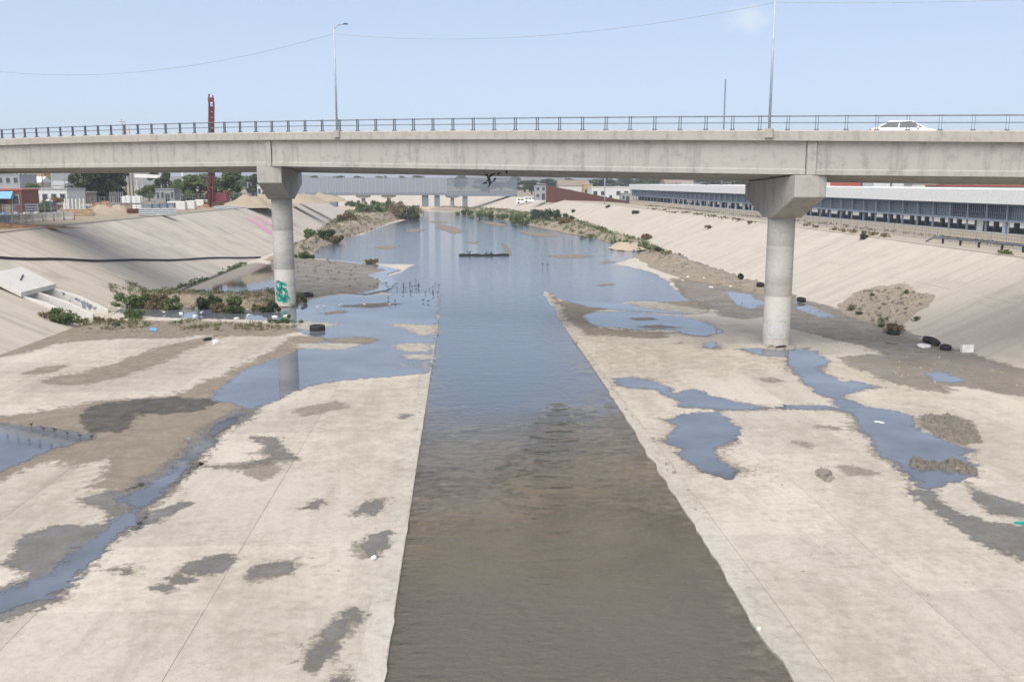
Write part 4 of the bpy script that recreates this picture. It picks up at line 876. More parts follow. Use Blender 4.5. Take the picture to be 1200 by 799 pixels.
def weeds(poly, n, h, leaf, mats, label):
    poly = np.asarray(poly); lo, hi = poly.min(0), poly.max(0); m = MB(); k = 0; tries = 0
    while k < n and tries < n * 30:
        tries += 1; x, y = rng.uniform(lo[0], hi[0]), rng.uniform(lo[1], hi[1])
        if sdf(poly, np.array([x]), np.array([y]))[0] > 0 or fbm(np.array([x]), np.array([y]), .45, 3)[0] < rng.uniform(-.25, .2): continue
        z = surf(x, y); k += 1
        for j in range(9): rot_leaf(m, Vector((x + rng.gauss(0, h * .5), y + rng.gauss(0, h * .5), z + h * rng.random())), leaf * rng.uniform(.6, 1.2), 2.6, .8)
    m.build('weeds', MAT[mats], None, kind='stuff', label=label, cat='weeds')
RIDGE = W([(128, 352), (150, 346), (215, 346), (300, 346), (352, 344), (358, 352), (345, 361), (230, 362), (135, 360)])
weeds(RIDGE, 300, .30, .10, 'leaf', 'green weeds over the sediment ridge'); weeds(RIDGE, 330, .25, .10, 'leaf_dry', 'dry stalks over the sediment ridge')
weeds(W([(80, 376), (150, 374), (345, 377), (350, 384), (300, 385), (100, 384)]), 170, .16, .08, 'leaf', 'green weeds along the ditch below the ridge'); weeds(W([(80, 376), (150, 374), (345, 377), (350, 386), (300, 388), (100, 388)]), 200, .14, .08, 'leaf_dry', 'dry weeds along the ditch below the ridge')
weeds(W([(320, 305), (335, 294), (365, 281), (400, 259), (450, 246), (490, 250), (440, 266), (395, 282), (360, 300)]), 420, .45, .17, 'leaf', 'green weeds over the left rubble bank'); weeds(W([(320, 305), (335, 294), (365, 281), (400, 259), (450, 246), (490, 250), (440, 266), (395, 282), (360, 300)]), 380, .4, .17, 'leaf_dry', 'dry weeds over the left rubble bank')
weeds(W([(520, 245), (600, 249), (660, 258), (720, 276), (800, 303), (780, 307), (740, 293), (690, 278), (610, 261), (560, 251)]), 800, .5, .2, 'leaf', 'green weeds over the far right toe heap'); weeds(W([(520, 245), (600, 249), (660, 258), (720, 276), (800, 303), (780, 307), (740, 293), (690, 278), (610, 261), (560, 251)]), 300, .5, .2, 'leaf_dry', 'dry weeds over the far right toe heap')
weeds(W([(400, 250), (430, 243), (470, 244), (500, 249), (470, 256), (430, 258)]), 350, .9, .32, 'leaf', 'green scrub over the far left bar')
weeds(np.array([(crestR(y) + 6.5, y) for y in range(60, 260, 20)] + [(crestR(y) + 9, y) for y in range(240, 50, -20)]), 380, .22, .12, 'leaf_dry', 'dry grass along the right crest path')
weeds(np.array([(toeL(y) - .3, y) for y in (86, 100, 115, 130)] + [(toeL(y) + .6, y) for y in (130, 115, 100, 86)]), 220, .15, .10, 'leaf', 'mossy weeds along the left toe by the pond')
# --- tyres
def tyre(px, py, rad, label, tilt=0.0, rz=0.0, sink=0.0):
    p = place(px, py); o = thing('tyre', (p[0], p[1], p[2] - sink), label, 'tyre', 'dumped tyres')
    sec = []; n = 28; w_ = rad * .42
    prof = [(.58, -.5), (.8, -.5), (.97, -.42), (1, -.2), (1, .2), (.97, .42), (.8, .5), (.58, .5), (.55, .3), (.62, .25), (.8, .3), (.8, -.3), (.62, -.25), (.55, -.3)]
    Mx = Matrix.Rotation(rz, 4, 'Z') @ Matrix.Rotation(tilt, 4, 'X')
    for i in range(n + 1):
        a = 2 * math.pi * i / n; sec.append([Mx @ Vector((rad * r * math.cos(a), rad * r * math.sin(a), z * w_ * 2 * .5 * 2)) for r, z in prof])
    off = -min(v.z for s_ in sec for v in s_)
    o.location.z += off
    MB().loft(sec, close=False).build('casing', MAT['rubber'], o, True, origin=1)
tyre(372, 387, .58, 'big black tyre lying flat in the shallow flood', sink=.08)
tyre(939, 354, .42, 'black tyre at the right bank toe just right of the column', .15, .4)
tyre(1047, 392, .42, 'black tyre holding a dry bush at the right toe', .05, 0, .1)
tyre(1095, 405, .38, 'black tyre leaning on another at the right toe', .5, 1.0)
tyre(1108, 410, .36, 'black tyre right of the leaning tyre at the right toe', .1)
tyre(1088, 402, .4, 'black tyre farthest left in the heap at the right toe', .2, .5)
tyre(891, 336, .4, 'black tyre half hidden behind the right column', .2)
tyre(360, 347, .6, 'dark tyre half sunk in mud right of the left column', .1, .2, .25)
tyre(868, 328, .36, 'dark tyre among the rubble left of the right column', .9, .5)
# --- litter one can pick out
def scrap(name, px, py, sx, sy, sz, mat, label, cat, tilt=.1):
    p = place(px, py); rz = rng.uniform(0, 3.1); m = MB(); n = 9; secs = []
    for k, (f, zz) in enumerate(((1, 0), (1.04, .45), (.8, .85), (.35, 1.0))):
        secs.append([(sx / 2 * f * math.cos(6.283 * i / n + .3 * k) * rng.uniform(.75, 1.1), sy / 2 * f * math.sin(6.283 * i / n + .3 * k) * rng.uniform(.75, 1.1), sz * zz * rng.uniform(.85, 1.1)) for i in range(n)])
    m.loft(secs); o = m.build(name, MAT[mat], None, kind=None, label=label, cat=cat)
    off = o.location.copy(); o.location = (p[0], p[1], p[2] + off.z); o.rotation_euler = (tilt, 0, rz); return o
scrap('foam_board', 1083, 406, 1.5, .9, .16, 'foam', 'flat white foam board by the tyres at the right toe', 'board')
b = place(1134, 413); MB().add([(b[0] - .4, b[1] - .1, b[2]), (b[0] + .35, b[1] - .1, b[2]), (b[0] + .35, b[1] + .25, b[2]), (b[0] - .4, b[1] + .25, b[2]), (b[0] - .38, b[1] - .05, b[2] + .5), (b[0] + .37, b[1] - .05, b[2] + .55), (b[0] + .35, b[1] + .22, b[2] + .5), (b[0] - .4, b[1] + .22, b[2] + .46)], [(0, 1, 2, 3), (4, 5, 6, 7), (0, 1, 5, 4), (1, 2, 6, 5), (2, 3, 7, 6), (3, 0, 4, 7)]).build('foam_box', MAT['foam'], None, bevel=.03, label='upright white box at the toe of the right bank', cat='box')
scrap('plastic_bag', 253, 403, .55, .35, .3, 'foam', 'small white bag on the silt at the left', 'bag')
scrap('plastic_bag', 243, 399, .7, .3, .22, 'rubber', 'small black bag on the pale silt at the left', 'bag')
scrap('plastic_bag', 180, 388, .8, .5, .25, 'sky_blue', 'pale blue plastic bag on the silt below the ridge', 'bag')
scrap('plastic_bag', 136, 382, .8, .45, .25, 'rubber', 'black bag on the silt below the drain outlet', 'bag')
scrap('plastic_bag', 438, 654, .18, .13, .09, 'foam', 'small white lump at the wet patch left of the low channel', 'lump')
scrap('foam_lump', 889, 738, .13, .1, .08, 'foam', 'tiny white lump at the right water edge in the foreground', 'lump')
scrap('plastic_bottle', 1195, 614, .35, .12, .1, 'paint_green', 'green and white scrap at the right frame edge', 'scrap')
scrap('foam_lump', 1030, 495, .5, .3, .06, 'foam', 'pale flat scrap floating in the long puddle', 'scrap')
scrap('foam_board', 1045, 402, 1.0, .7, .12, 'stone', 'grey flat board lying left of the foam board', 'board')
for i, (px, py) in enumerate([(806, 324), (825, 325), (831, 323), (833, 337), (800, 329), (843, 331), (872, 327), (856, 334), (790, 318)]):
    scrap('foam_lump', px, py, rng.uniform(.4, .9), .35, .12, ('foam', 'culvert', 'stone')[i % 3], 'pale scrap in the mud left of the right column', 'scrap')['group'] = 'pale scraps on the right mud flat'
for i, (px, py) in enumerate([(322, 372), (336, 371), (291, 370), (277, 374), (212, 368), (228, 371)]):
    scrap('foam_lump', px, py, rng.uniform(.3, .6), .25, .15, 'foam', 'pale scrap in the ditch below the sediment ridge', 'scrap')['group'] = 'pale scraps in the ditch'
scrap('rock', 966, 557, .8, .5, .22, 'stone', 'dark lump of stones on the right foreground slabs', 'rock')
scrap('driftwood', 915, 407, 1.0, .3, .12, 'rubber', 'dark scrap of driftwood at the foot of the right column', 'driftwood')
# --- drifted timber across the far channel
a, b = at(538, 300), at(597, 300); dr = wthing('drift_log', ((a[0] + b[0]) / 2, a[1], 0), 'dark drifted log lying across the middle of the far channel', 'log')
MB().tube([(a[0] + (b[0] - a[0]) * u, a[1] + .3 * math.sin(u * 9), .12) for u in np.linspace(0, 1, 12)], [.18 + .08 * math.sin(i * 2.1) for i in range(12)], 8).build('trunk', MAT['rubber'], dr)
for u, s_ in ((.18, .9), (.5, .6), (.6, .7)):
    x = a[0] + (b[0] - a[0]) * u; MB().tube([(x, a[1], .1), (x + .2, a[1] + .1, .5 * s_), (x + .5, a[1], .8 * s_)], [.14, .1, .05], 6).build('branch', MAT['rubber'], dr)
# --- birds
def bird(scale=1.0, legs=.16):
    m = MB(); z = legs
    m.tube([(-.17, 0, z + .06), (-.10, 0, z + .075), (-.03, 0, z + .075), (.05, 0, z + .085), (.09, 0, z + .12), (.11, 0, z + .17), (.125, 0, z + .205), (.15, 0, z + .21), (.17, 0, z + .205), (.23, 0, z + .19)], [.008, .035, .058, .05, .03, .02, .028, .026, .01, .003], 8)
    for s_ in (-1, 1): m.tube([(0, .02 * s_, z + .04), (-.015, .02 * s_, z * .55), (.005, .02 * s_, -.01)], [.012, .007, .007], 5)
    me = m.mesh('bird', True); return me
bm_d, bm_w = bird(), bird(1, .08)
def birds(me, mat, pts, label, group, sc_=1.0, cat='bird', name='bird'):
    for px, py in pts:
        if not me.materials: me.materials.append(mat)
        p = place(px, py); o = bpy.data.objects.new(name, me); col.objects.link(o); o.location = (p[0], p[1], p[2] + .012); o.rotation_euler = (0, 0, rng.choice([0, math.pi]) + rng.gauss(0, .7)); o.scale = (sc_ * rng.uniform(.9, 1.1),) * 3; tag(o, label, cat, group)
pts = [(rng.gauss(482, 14), rng.gauss(340, 5)) for _ in range(26)] + [(455, 351), (463, 355), (496, 354), (502, 355), (490, 337), (513, 345)]
birds(bm_d, MAT['bird_dark'], [(x, max(331, y)) for x, y in pts], 'small dark wading bird in the flock standing in the shallows left of the low channel', 'wading birds in the shallows', 0.8)
birds(bm_d.copy(), MAT['bird_dark'], [(37, 501), (51, 506), (64, 507), (79, 511), (94, 514), (108, 515)], 'dark wading bird in the row standing in the left foreground puddle', 'wading birds in the left puddle', 0.62)
birds(bm_w, MAT['bird_white'], [(117, 363), (140, 363), (192, 368), (372, 362), (380, 361), (398, 360), (427, 359), (457, 359), (236, 369), (128, 361)], 'white gull standing in the shallow water between the drain outlet and the low channel', 'white gulls', 1.05)
birds(bm_d.copy(), MAT['bird_dark'], [(548, 297), (570, 296), (636, 312), (642, 313)], 'dark bird far out by the drifted log', 'birds by the log', 1.2)

# ================================================================ THE LEFT PLATEAU: BUILDING YARD
def gp(px, py, z=ZL): return at(px, py, z)
def heap_thing(name, px, py, wx, wy, h, mat, label, cat='heap', z=ZL):
    b = gp(px, py, z); o = None; n, mm = 22, 12; V = []; Fc = []; ph = rng.uniform(0, 50)
    for i in range(mm + 1):
        r = i / mm
        for j in range(n):
            a = 6.2832 * j / n; rr = r * (1 + .18 * math.sin(3 * a + ph) + .1 * math.sin(7 * a + ph))
            x, y = wx / 2 * rr * math.cos(a), wy / 2 * rr * math.sin(a)
            hz_ = h * .85 * (1 - r ** 1.7) ** 1.2 * (1 + .6 * float(fbm(np.array([x + ph]), np.array([y]), .5, 4)[0])) + .14 * h * float(fbm(np.array([x * 3]), np.array([y * 3 + ph]), 1, 2)[0]) * (r < .97)
            V.append((b[0] + x, b[1] + y, z - .05 + max(0, hz_)))
    for i in range(mm):
        for j in range(n): Fc.append((i * n + j, i * n + (j + 1) % n, (i + 1) * n + (j + 1) % n, (i + 1) * n + j))
    return MB().add(V, Fc).build(name, mat, None, True, label=label, cat=cat)
heap_thing('sand_heap', 118, 252, 6.5, 5, 1.7, MAT['dirt'], 'pale sand heap in front of the orange soil heap in the yard')
heap_thing('soil_heap', 123, 247, 6.0, 5, 2.4, MAT['rust_soil'], 'orange brown soil heap in the yard beside the fence')
heap_thing('sand_heap', 140, 250, 4.0, 4, 1.4, MAT['dirt'], 'small rubble heap left of the white tanks')
for px, py, w_, h, lb in ((290, 243, 12, 2.2, 'long pale soil heap right of the drilling rig'), (312, 242, 10, 2.6, 'pale soil heap behind the left column'), (350, 238, 14, 2.4, 'brown soil heap right of the left column'), (378, 236, 12, 2.2, 'pale soil heap at the end of the left bank'), (275, 242, 8, 1.6, 'low soil heap touching the drilling rig')):
    heap_thing('soil_heap', px, py, w_, 7, h, MAT['dirt'], lb)
heap_thing('soil_heap', 10, 267, 13, 2.4, .5, MAT['rust_soil'], 'low brown soil ridge along the crest at the left frame edge')
# drilling rig
b = gp(247, 243); rig = wthing('drilling_rig', b, 'red drilling rig with a tall mast standing on the left plateau', 'drilling rig'); rig.rotation_euler = (0, R(3.4), 0)
X, Y, Z = b
mast = MB()
for sx in (-.4, .4):
    for sy in (-.28, .28): mast.tube([(X + sx, Y + sy, Z + 1), (X + sx, Y + sy, Z + 19.5)], .11, 6)
for i in range(18):
    z = Z + 1.2 + i; mast.box((X, Y - .3, z), (.86, .1, .14)); mast.box((X, Y + .3, z), (.86, .1, .14)); mast.tube([(X - .28, Y - .3, z), (X + .28, Y - .3, z + 1)], .06, 5); mast.box((X, Y, z), (.5, .3, .9))
ms = mast.build('mast', MAT['rig_red'], rig)
MB().box((X - .1, Y, Z + 19.9), (1.0, .7, .8)).box((X - .45, Y, Z + 20.6), (.25, .3, .7)).box((X + .25, Y, Z + 20.5), (.2, .3, .5)).build('mast_head', MAT['rig_red'], ms, bevel=.05)
MB().tube([(X, Y - .55, Z + .1), (X, Y - .55, Z + 16)], .16, 8).build('drill_rod', MAT['rust'], rig, True)
MB().box((X, Y - .5, Z + 7.5), (1.3, .9, 1.8)).box((X, Y - .55, Z + 8.7), (.8, .6, .6)).build('rotary_head', MAT['rig_red'], rig, bevel=.06)
for sx in (-.8, .8): MB().tube([(X + sx * 1.3, Y + 1.2, Z + 1.6), (X + sx * .4, Y + .3, Z + 8.0)], .10, 8).build('hydraulic_ram', MAT['rig_red'], rig, True)
MB().box((X + 1.2, Y + 1.6, Z + 1.9), (3.4, 2.4, 1.7)).box((X + 2.5, Y + 1.6, Z + 3.0), (.9, 2.0, .6)).build('engine_housing', MAT['rig_red'], rig, bevel=.1)
cb = MB().box((X + .0, Y + 1.3, Z + 2.3), (1.4, 1.3, 2.2)).build('cab', MAT['dark'], rig, bevel=.1); MB().box((X - .01, Y + .63, Z + 2.7), (1.1, .04, 1.0)).build('window', MAT['glass'], cb)
for sy in (-.2, 2.6):
    t_ = MB().loft([[(X - 2.0 + .4 * (1 - c_), Y + sy, Z + .45 + .45 * math.sin(a)) if False else (X + cx + .45 * math.cos(a), Y + sy + e, Z + .46 + .45 * math.sin(a)) for cx, a, c_ in [(2.2, -1.57 + k * .45, 0) for k in range(8)] + [(-1.4, 1.57 + k * .45, 0) for k in range(8)]] for e in (-.3, .3)]).build('track', MAT['rust'], rig)
    for k in range(4): MB().tube([(X - 1.3 + k * 1.1, Y + sy - .33, Z + .46), (X - 1.3 + k * 1.1, Y + sy - .29, Z + .46)], .3, 10).build('track_wheel', MAT['dark'], t_)
heap_thing('spoil_heap', 238, 243, 3.5, 3, 1.3, MAT['rust_soil'], 'brown spoil heap at the left foot of the drilling rig')
# portable toilet
b = gp(61, 252); pt = wthing('portable_toilet', b, 'blue portable toilet with a white roof in the yard', 'portable toilet'); X, Y, Z = b
MB().box((X, Y, Z + 1.0), (1.25, 1.25, 1.95)).build('cabin', MAT['blue'], pt, bevel=.04); MB().box((X, Y, Z + .04), (1.35, 1.35, .12)).build('base', MAT['dark'], pt)
MB().loft([[(X - .68, Y - .68, Z + 1.97), (X + .68, Y - .68, Z + 1.97), (X + .68, Y + .68, Z + 1.97), (X - .68, Y + .68, Z + 1.97)], [(X - .4, Y - .4, Z + 2.25), (X + .4, Y - .4, Z + 2.25), (X + .4, Y + .4, Z + 2.25), (X - .4, Y + .4, Z + 2.25)]]).build('roof', MAT['white'], pt)
dr_ = MB().box((X, Y - .645, Z + 1.0), (.8, .03, 1.75)).build('door', MAT['blue'], pt); MB().box((X + .3, Y - .68, Z + 1.0), (.06, .04, .2)).build('handle', MAT['white'], dr_)
for sx in (-.55, .55): MB().box((X + sx, Y - .64, Z + 1.0), (.08, .05, 1.9)).build('corner_rib', MAT['blue'], pt)
# white tanks, two stacked twice
tank_l = ('upper left white tank of the stacked tanks in the yard', 'upper right white tank of the stacked tanks in the yard', 'lower left tank of the stacked tanks in the yard', 'lower right tank of the stacked tanks in the yard')
b = gp(150, 248)
k = 0
for lev in (1, 0):
    for q in (0, 1):
        X, Y, Z = b[0] + q * 1.75, b[1] - q * .4, ZL + lev * 1.28
        o = wthing('storage_tank', (X, Y, Z), tank_l[k], 'tank', 'stacked tanks'); k += 1
        MB().box((X, Y, Z + .63), (1.45, 1.2, 1.15)).build('bottle', MAT['white'] if lev or q else MAT['tan'], o, bevel=.15)
        fr = MB()
        for u in (-.74, 0, .74): fr.box((X + u, Y - .62, Z + .6), (.05, .04, 1.15))
        for u in (.1, .45, .8, 1.14): fr.box((X, Y - .62, Z + u), (1.5, .03, .04))
        fr.build('cage', MAT['steel'], o)
        MB().box((X, Y, Z + .03), (1.5, 1.2, .08)).build('pallet', MAT['tan'], o)
        MB().tube([(X, Y, Z + 1.2), (X, Y, Z + 1.27)], .2, 10).build('cap', MAT['white'], o)
# concrete blocks and barriers
blk = ('white concrete block farthest left in the row left of the drilling rig', 'second white concrete block in the row left of the drilling rig', 'third white concrete block in the row left of the drilling rig', 'white concrete block nearest the drilling rig')
for (px, py), lb in zip(((203, 246), (213, 246), (224, 245), (235, 243)), blk):
    X, Y, Z = gp(px, py); MB().loft([[(X - .85, Y - .8, Z), (X + .85, Y - .8, Z), (X + .85, Y + .8, Z), (X - .85, Y + .8, Z)], [(X - .78, Y - .7, Z + 1.45), (X + .78, Y - .7, Z + 1.42), (X + .78, Y + .7, Z + 1.45), (X - .78, Y + .7, Z + 1.45)]]).build('concrete_block', MAT['culvert'], None, bevel=.08, label=lb, cat='block', group='concrete blocks by the rig')
def barrier(px, py, lb, mat, rz=0):
    X, Y, Z = gp(px, py); o = MB().loft([[(e, -.3, 0), (e, .3, 0), (e, .3, .12), (e, .16, .4), (e, .1, 1.0), (e, -.1, 1.0), (e, -.16, .4), (e, -.3, .12)] for e in (-1.3, 1.3)]).build('road_barrier', mat, None, bevel=.02, label=lb, cat='barrier', group='barriers along the yard edge')
    o.location = (X, Y, Z); o.rotation_euler = (0, 0, rz)
for i, px in enumerate((2, 14, 26, 38, 51, 63, 75)):
    barrier(px, 262.5 - i * .8, ('pale barrier at the left frame edge of the yard', 'second barrier from the left frame edge', 'third grey barrier from the left in the yard', 'middle grey barrier of the yard edge row', 'grey barrier in front of the portable toilet', 'grey barrier right of the portable toilet', 'last grey barrier at the right end of the row')[i], MAT['culvert'] if i < 2 else MAT['bridge'], rng.uniform(-.25, .05))
# stacks of formwork panels
for i, (px, py) in enumerate(((172, 251), (181, 250.5), (190, 250), (199, 249))):
    X, Y, Z = gp(px, py); o = wthing('formwork_panel', (X, Y, Z), ('leftmost grey formwork panel right of the white tanks', 'second grey formwork panel right of the white tanks', 'third grey formwork panel right of the white tanks', 'rightmost grey formwork panel, left of the white blocks')[i], 'panel', 'formwork panels')
    MB().box((X, Y, Z + .55), (1.35, .08, 1.05)).build('sheet', MAT['panel_grey'], o)
    for u in (-.6, -.2, .2, .6): MB().box((X + u, Y - .06, Z + .55), (.07, .06, 1.1)).build('rib', MAT['grey_paint'], o)
    MB().box((X, Y + .7, Z + .75), (1.3, .9, 1.5)).build('crate', MAT['panel_dark'], o, bevel=.03)
# white pale stakes by the fence
for i in range(6):
    X, Y, Z = gp(77 + i * 4.2, 250); MB().loft([[(X - .1, Y - .1, Z), (X + .1, Y - .1, Z), (X + .1, Y + .1, Z), (X - .1, Y + .1, Z)], [(X - .1 + .03 * i, Y - .1, Z + 2.1), (X + .1 + .03 * i, Y - .1, Z + 2.1), (X + .1 + .03 * i, Y + .1, Z + 2.1), (X - .1 + .03 * i, Y + .1, Z + 2.1)], [(X, Y, Z + 2.25)] * 4]).build('pale_stake', MAT['culvert'], None, label='pale upright stake in the row right of the portable toilet', cat='stake', group='pale stakes in the yard')
# drums, timber and pipes lying about the yard
for i, (px, py, mt, lb) in enumerate(((6, 257, 'sky_blue', 'faded blue drum at the left frame edge of the yard'), (20, 256, 'grey_paint', 'grey drum left of the pair behind the barriers'), (31, 257, 'culvert', 'pale drum behind the barriers'), (35, 256, 'steel', 'steel drum right of the pale drum'), (44, 256, 'culvert', 'pale drum left of the portable toilet'), (70, 254, 'grey_paint', 'grey drum right of the portable toilet'))):
    X, Y, Z = gp(px, py); o = wthing('drum', (X, Y, Z), lb, 'drum', 'drums in the yard'); MB().tube([(X, Y, Z), (X, Y, Z + .3), (X, Y, Z + .32), (X, Y, Z + .6), (X, Y, Z + .62), (X, Y, Z + .92)], [.3, .3, .315, .3, .315, .3], 16).build('barrel', MAT[mt], o); MB().tube([(X, Y, Z + .921), (X, Y, Z + .945)], .27, 14).build('lid', MAT['dark'], o)
def stack(px, py, n, L_, r, mat, lb, cat, rz=.3):
    X, Y, Z = gp(px, py); o = wthing('material_stack', (X, Y, Z), lb, cat); k = 0; lev = 0
    while n > 0:
        for j in range(n):
            e = (j - (n - 1) / 2) * r * 2.05; z = Z + r + lev * r * 1.75; MB().tube([(X + e * math.sin(rz) - L_ / 2 * math.cos(rz), Y - e * math.cos(rz) - L_ / 2 * math.sin(rz), z), (X + e * math.sin(rz) + L_ / 2 * math.cos(rz), Y - e * math.cos(rz) + L_ / 2 * math.sin(rz), z)], r, 8).build('bar', MAT[mat], o)
        n -= 1; lev += 1
stack(90, 253, 5, 4.5, .11, 'tan', 'stack of timber poles in front of the pale stakes', 'timber'); stack(185, 253, 4, 5, .15, 'steel', 'stack of grey pipes in front of the formwork panels', 'pipes'); stack(160, 250, 4, 3, .10, 'rust', 'stack of rusty bars below the white tanks', 'bars', .8)
stack(265, 245, 3, 4, .1, 'steel', 'grey drill rods beside the drilling rig', 'drill rods', .1)
cr_l = ('left frame edge behind the drums', 'foot of the white shed', 'left of the soil heap', 'fence behind the sand heap', 'left of the white tanks', 'front of the container', 'right of the white blocks', 'left of the white pole', 'fence left of the drilling rig', 'fence right of the drilling rig')
for i, (px, py) in enumerate(((12, 253), (40, 250), (98, 249), (104, 246), (137, 247), (192, 246), (228, 241), (208, 241), (240, 240), (268, 240))):
    X, Y, Z = gp(px, py); o = wthing('slatted_crate', (X, Y, Z), 'slatted crate at the ' + cr_l[i], 'crate', 'crates in the yard'); wv = rng.uniform(1.2, 1.9); hv = rng.uniform(1.0, 1.8); mt = MAT[('tan', 'panel_grey', 'grey_paint', 'culvert', 'steel')[i % 5]]
    MB().box((X, Y, Z + hv / 2), (wv - .1, 1.0, hv - .1)).build('contents', MAT['dark' if i % 2 else 'panel_grey'], o)
    for k in range(4): MB().box((X, Y - .55, Z + .15 + k * (hv - .25) / 3), (wv, .06, .18)).build('slat', mt, o)
    for sx in (-1, 1): MB().box((X + sx * (wv / 2 - .06), Y - .61, Z + hv / 2), (.12, .05, hv)).build('corner_post', mt, o)
# mesh fences
def fence(p, q, h, n, label, z=ZL, mat='steel', wires=True, name='wire_fence'):
    o = wthing(name, (p[0], p[1], z), label, 'fence'); p = Vector((p[0], p[1], 0)); q = Vector((q[0], q[1], 0)); d = (q - p).normalized()
    pm_ = MB().tube([(0, 0, -.1), (0, 0, h)], .035, 6).mesh('post')
    for i in range(n + 1):
        c = p.lerp(q, i / n) - Vector((WLOC[o.name][0], WLOC[o.name][1], 0)); piece('post', pm_, MAT[mat], c, o)
    m = MB(); L_ = (q - p).length
    for zz in (.1, h * .35, h * .68, h - .05): m.tube([p + Vector((0, 0, z + zz)), q + Vector((0, 0, z + zz))], .022, 4)
    k = int(L_ / .45)
    for i in range(k): c = p.lerp(q, (i + .5) / k); m.tube([c + Vector((0, 0, z + .1)), c + Vector((0, 0, z + h - .05))], .016, 3, False)
    m.build('mesh_panel', MAT[mat], o)
fence(gp(-20, 265)[:2], gp(75, 258)[:2], 2.2, 12, 'grey wire fence behind the barriers at the left of the yard')
fence(gp(72, 248)[:2], gp(150, 246)[:2], 2.3, 14, 'grey wire fence behind the sand heap')
fence(gp(150, 243)[:2], gp(330, 238.5)[:2], 2.4, 26, 'long grey wire fence behind the drilling rig')
for i in range(7):
    X, Y, Z = gp(130 + i * 2.3, 243); MB().tube([(X, Y, Z), (X + .02 * i, Y, Z + 2.9)], .09, 6).build('steel_post', MAT['steel'], None, label='grey upright post in the cluster left of the white tanks', cat='post', group='upright posts left of the tanks')
# poles
def pole(name, px, pyb, pyt, r, mat, label, z=ZL, Y=None, arm=False, cat='pole', group=None):
    b = gp(px, pyb, z) if Y is None else atY(px, pyb, Y)
    if Y is not None: b[2] = z
    t = atY(px, pyt, b[1]); o = wthing(name, b, label, cat, group)
    MB().tube([(b[0], b[1], b[2] - .1), (b[0], b[1], t[2])], [r, r * .7], 8).build('shaft', MAT[mat], o, True)
    if arm: MB().box((b[0], b[1], t[2] - .6), (1.6, .12, .14)).build('cross_arm', MAT[mat], o); MB().tube([(b[0] - .5, b[1], t[2] - .55), (b[0] - .5, b[1], t[2] - .2)], .08, 6).build('insulator', MAT['white'], o)
    return o
pole('utility_pole', 149, 236, 140, .17, 'tan', 'leftmost wooden pole behind the bridge near the dark trees', arm=True)
pole('utility_pole', 153, 237, 144, .17, 'tan', 'middle wooden pole of the three near the dark trees')
pole('utility_pole', 157, 237, 150, .17, 'tan', 'rightmost wooden pole of the three near the dark trees')
pole('flood_light_pole', 215.5, 237, 180, .26, 'white', 'thick white pole left of the drilling rig')
pole('utility_pole', 78, 240, 180, .1, 'steel', 'thin grey pole right of the white shed', arm=True)
pole('utility_pole', 52, 240, 185, .1, 'dark', 'thin dark pole above the white shed')
pole('utility_pole', 164, 236, 190, .1, 'pole', 'thin pale pole right of the wooden poles')
pole('flood_light_pole', 845, 236, 93, .28, 'rail', 'tall dark lamp mast behind the bridge left of the right street lamp', z=4.2, Y=270)
pole('flood_light_pole', 827, 236, 190, .45, 'dark', 'short dark mast seen under the bridge left of the right column', z=4.2, Y=270)
pole('flood_light_pole', 708.5, 237, 190, .16, 'pole', 'thin pale pole on the far right crest', z=ZR, Y=255)
pole('utility_pole', 322, 238, 185, .1, 'steel', 'thin pole just left of the left column')

# --- houses and sheds: walls with real openings' frames and panes, a roof each
def house(px0, px1, pyb, pyt, dep, wall, roofm, label, roof='flat', z=ZL, wins=(3, 1), door=True, cat='building', name='building', Y=None):
    a = gp(px0, pyb, z) if Y is None else np.array(atY(px0, pyb, Y)); Yb = a[1]; bq = atY(px1, pyb, Yb); t = atY(px0, pyt, Yb)
    x0_, x1_ = a[0], bq[0]; h = t[2] - z; o = wthing(name, ((x0_ + x1_) / 2, Yb + dep / 2, z), label, cat)
    cx = (x0_ + x1_) / 2; w_ = x1_ - x0_; hw = h if roof == 'flat' else h * .72
    MB().box((cx, Yb + dep / 2, z + hw / 2 - .1), (w_, dep, hw + .2)).build('wall', wall, o)
    if roof == 'flat':
        MB().box((cx, Yb + dep / 2, z + hw + .08), (w_ + .3, dep + .3, .22)).build('roof', roofm, o)
    else:
        MB().loft([[(x, Yb - .35, z + hw - .05), (x, Yb + dep + .35, z + hw - .05), (x, Yb + dep / 2, z + h)] for x in (x0_ - .35, x1_ + .35)]).build('roof', roofm, o)
    nx, nz_ = wins
    for i in range(nx):
        for j in range(nz_):
            wx = x0_ + w_ * (i + .5) / nx; wz = z + hw * (j + .58) / nz_; ww = min(1.4, w_ / nx * .5); wh = min(1.3, hw / nz_ * .42)
            if door and j == 0 and i == nx // 2:
                d_ = MB().box((wx, Yb - .03, z + min(2.1, hw * .8) / 2), (1.0, .1, min(2.1, hw * .8))).build('door', MAT['dark'], o); MB().box((wx + .38, Yb - .10, z + 1.0), (.08, .05, .12)).build('handle', MAT['steel'], d_)
                continue
            f = MB().box((wx, Yb - .02, wz), (ww + .2, .12, wh + .2)).build('window', MAT['grey_paint'], o); MB().box((wx, Yb - .06, wz), (ww, .08, wh)).build('pane', MAT['glass'], f)
    return o
HM = MAT['house']
o = house(-30, 27, 250, 223, 6, MAT['brick_red'], MAT['red_roof'], 'red walled shop with a blue awning at the left frame edge', wins=(4, 1))
b = gp(0, 250); aw = atY(-10, 229, b[1] - .6); aw1 = atY(14, 229, b[1] - .6)
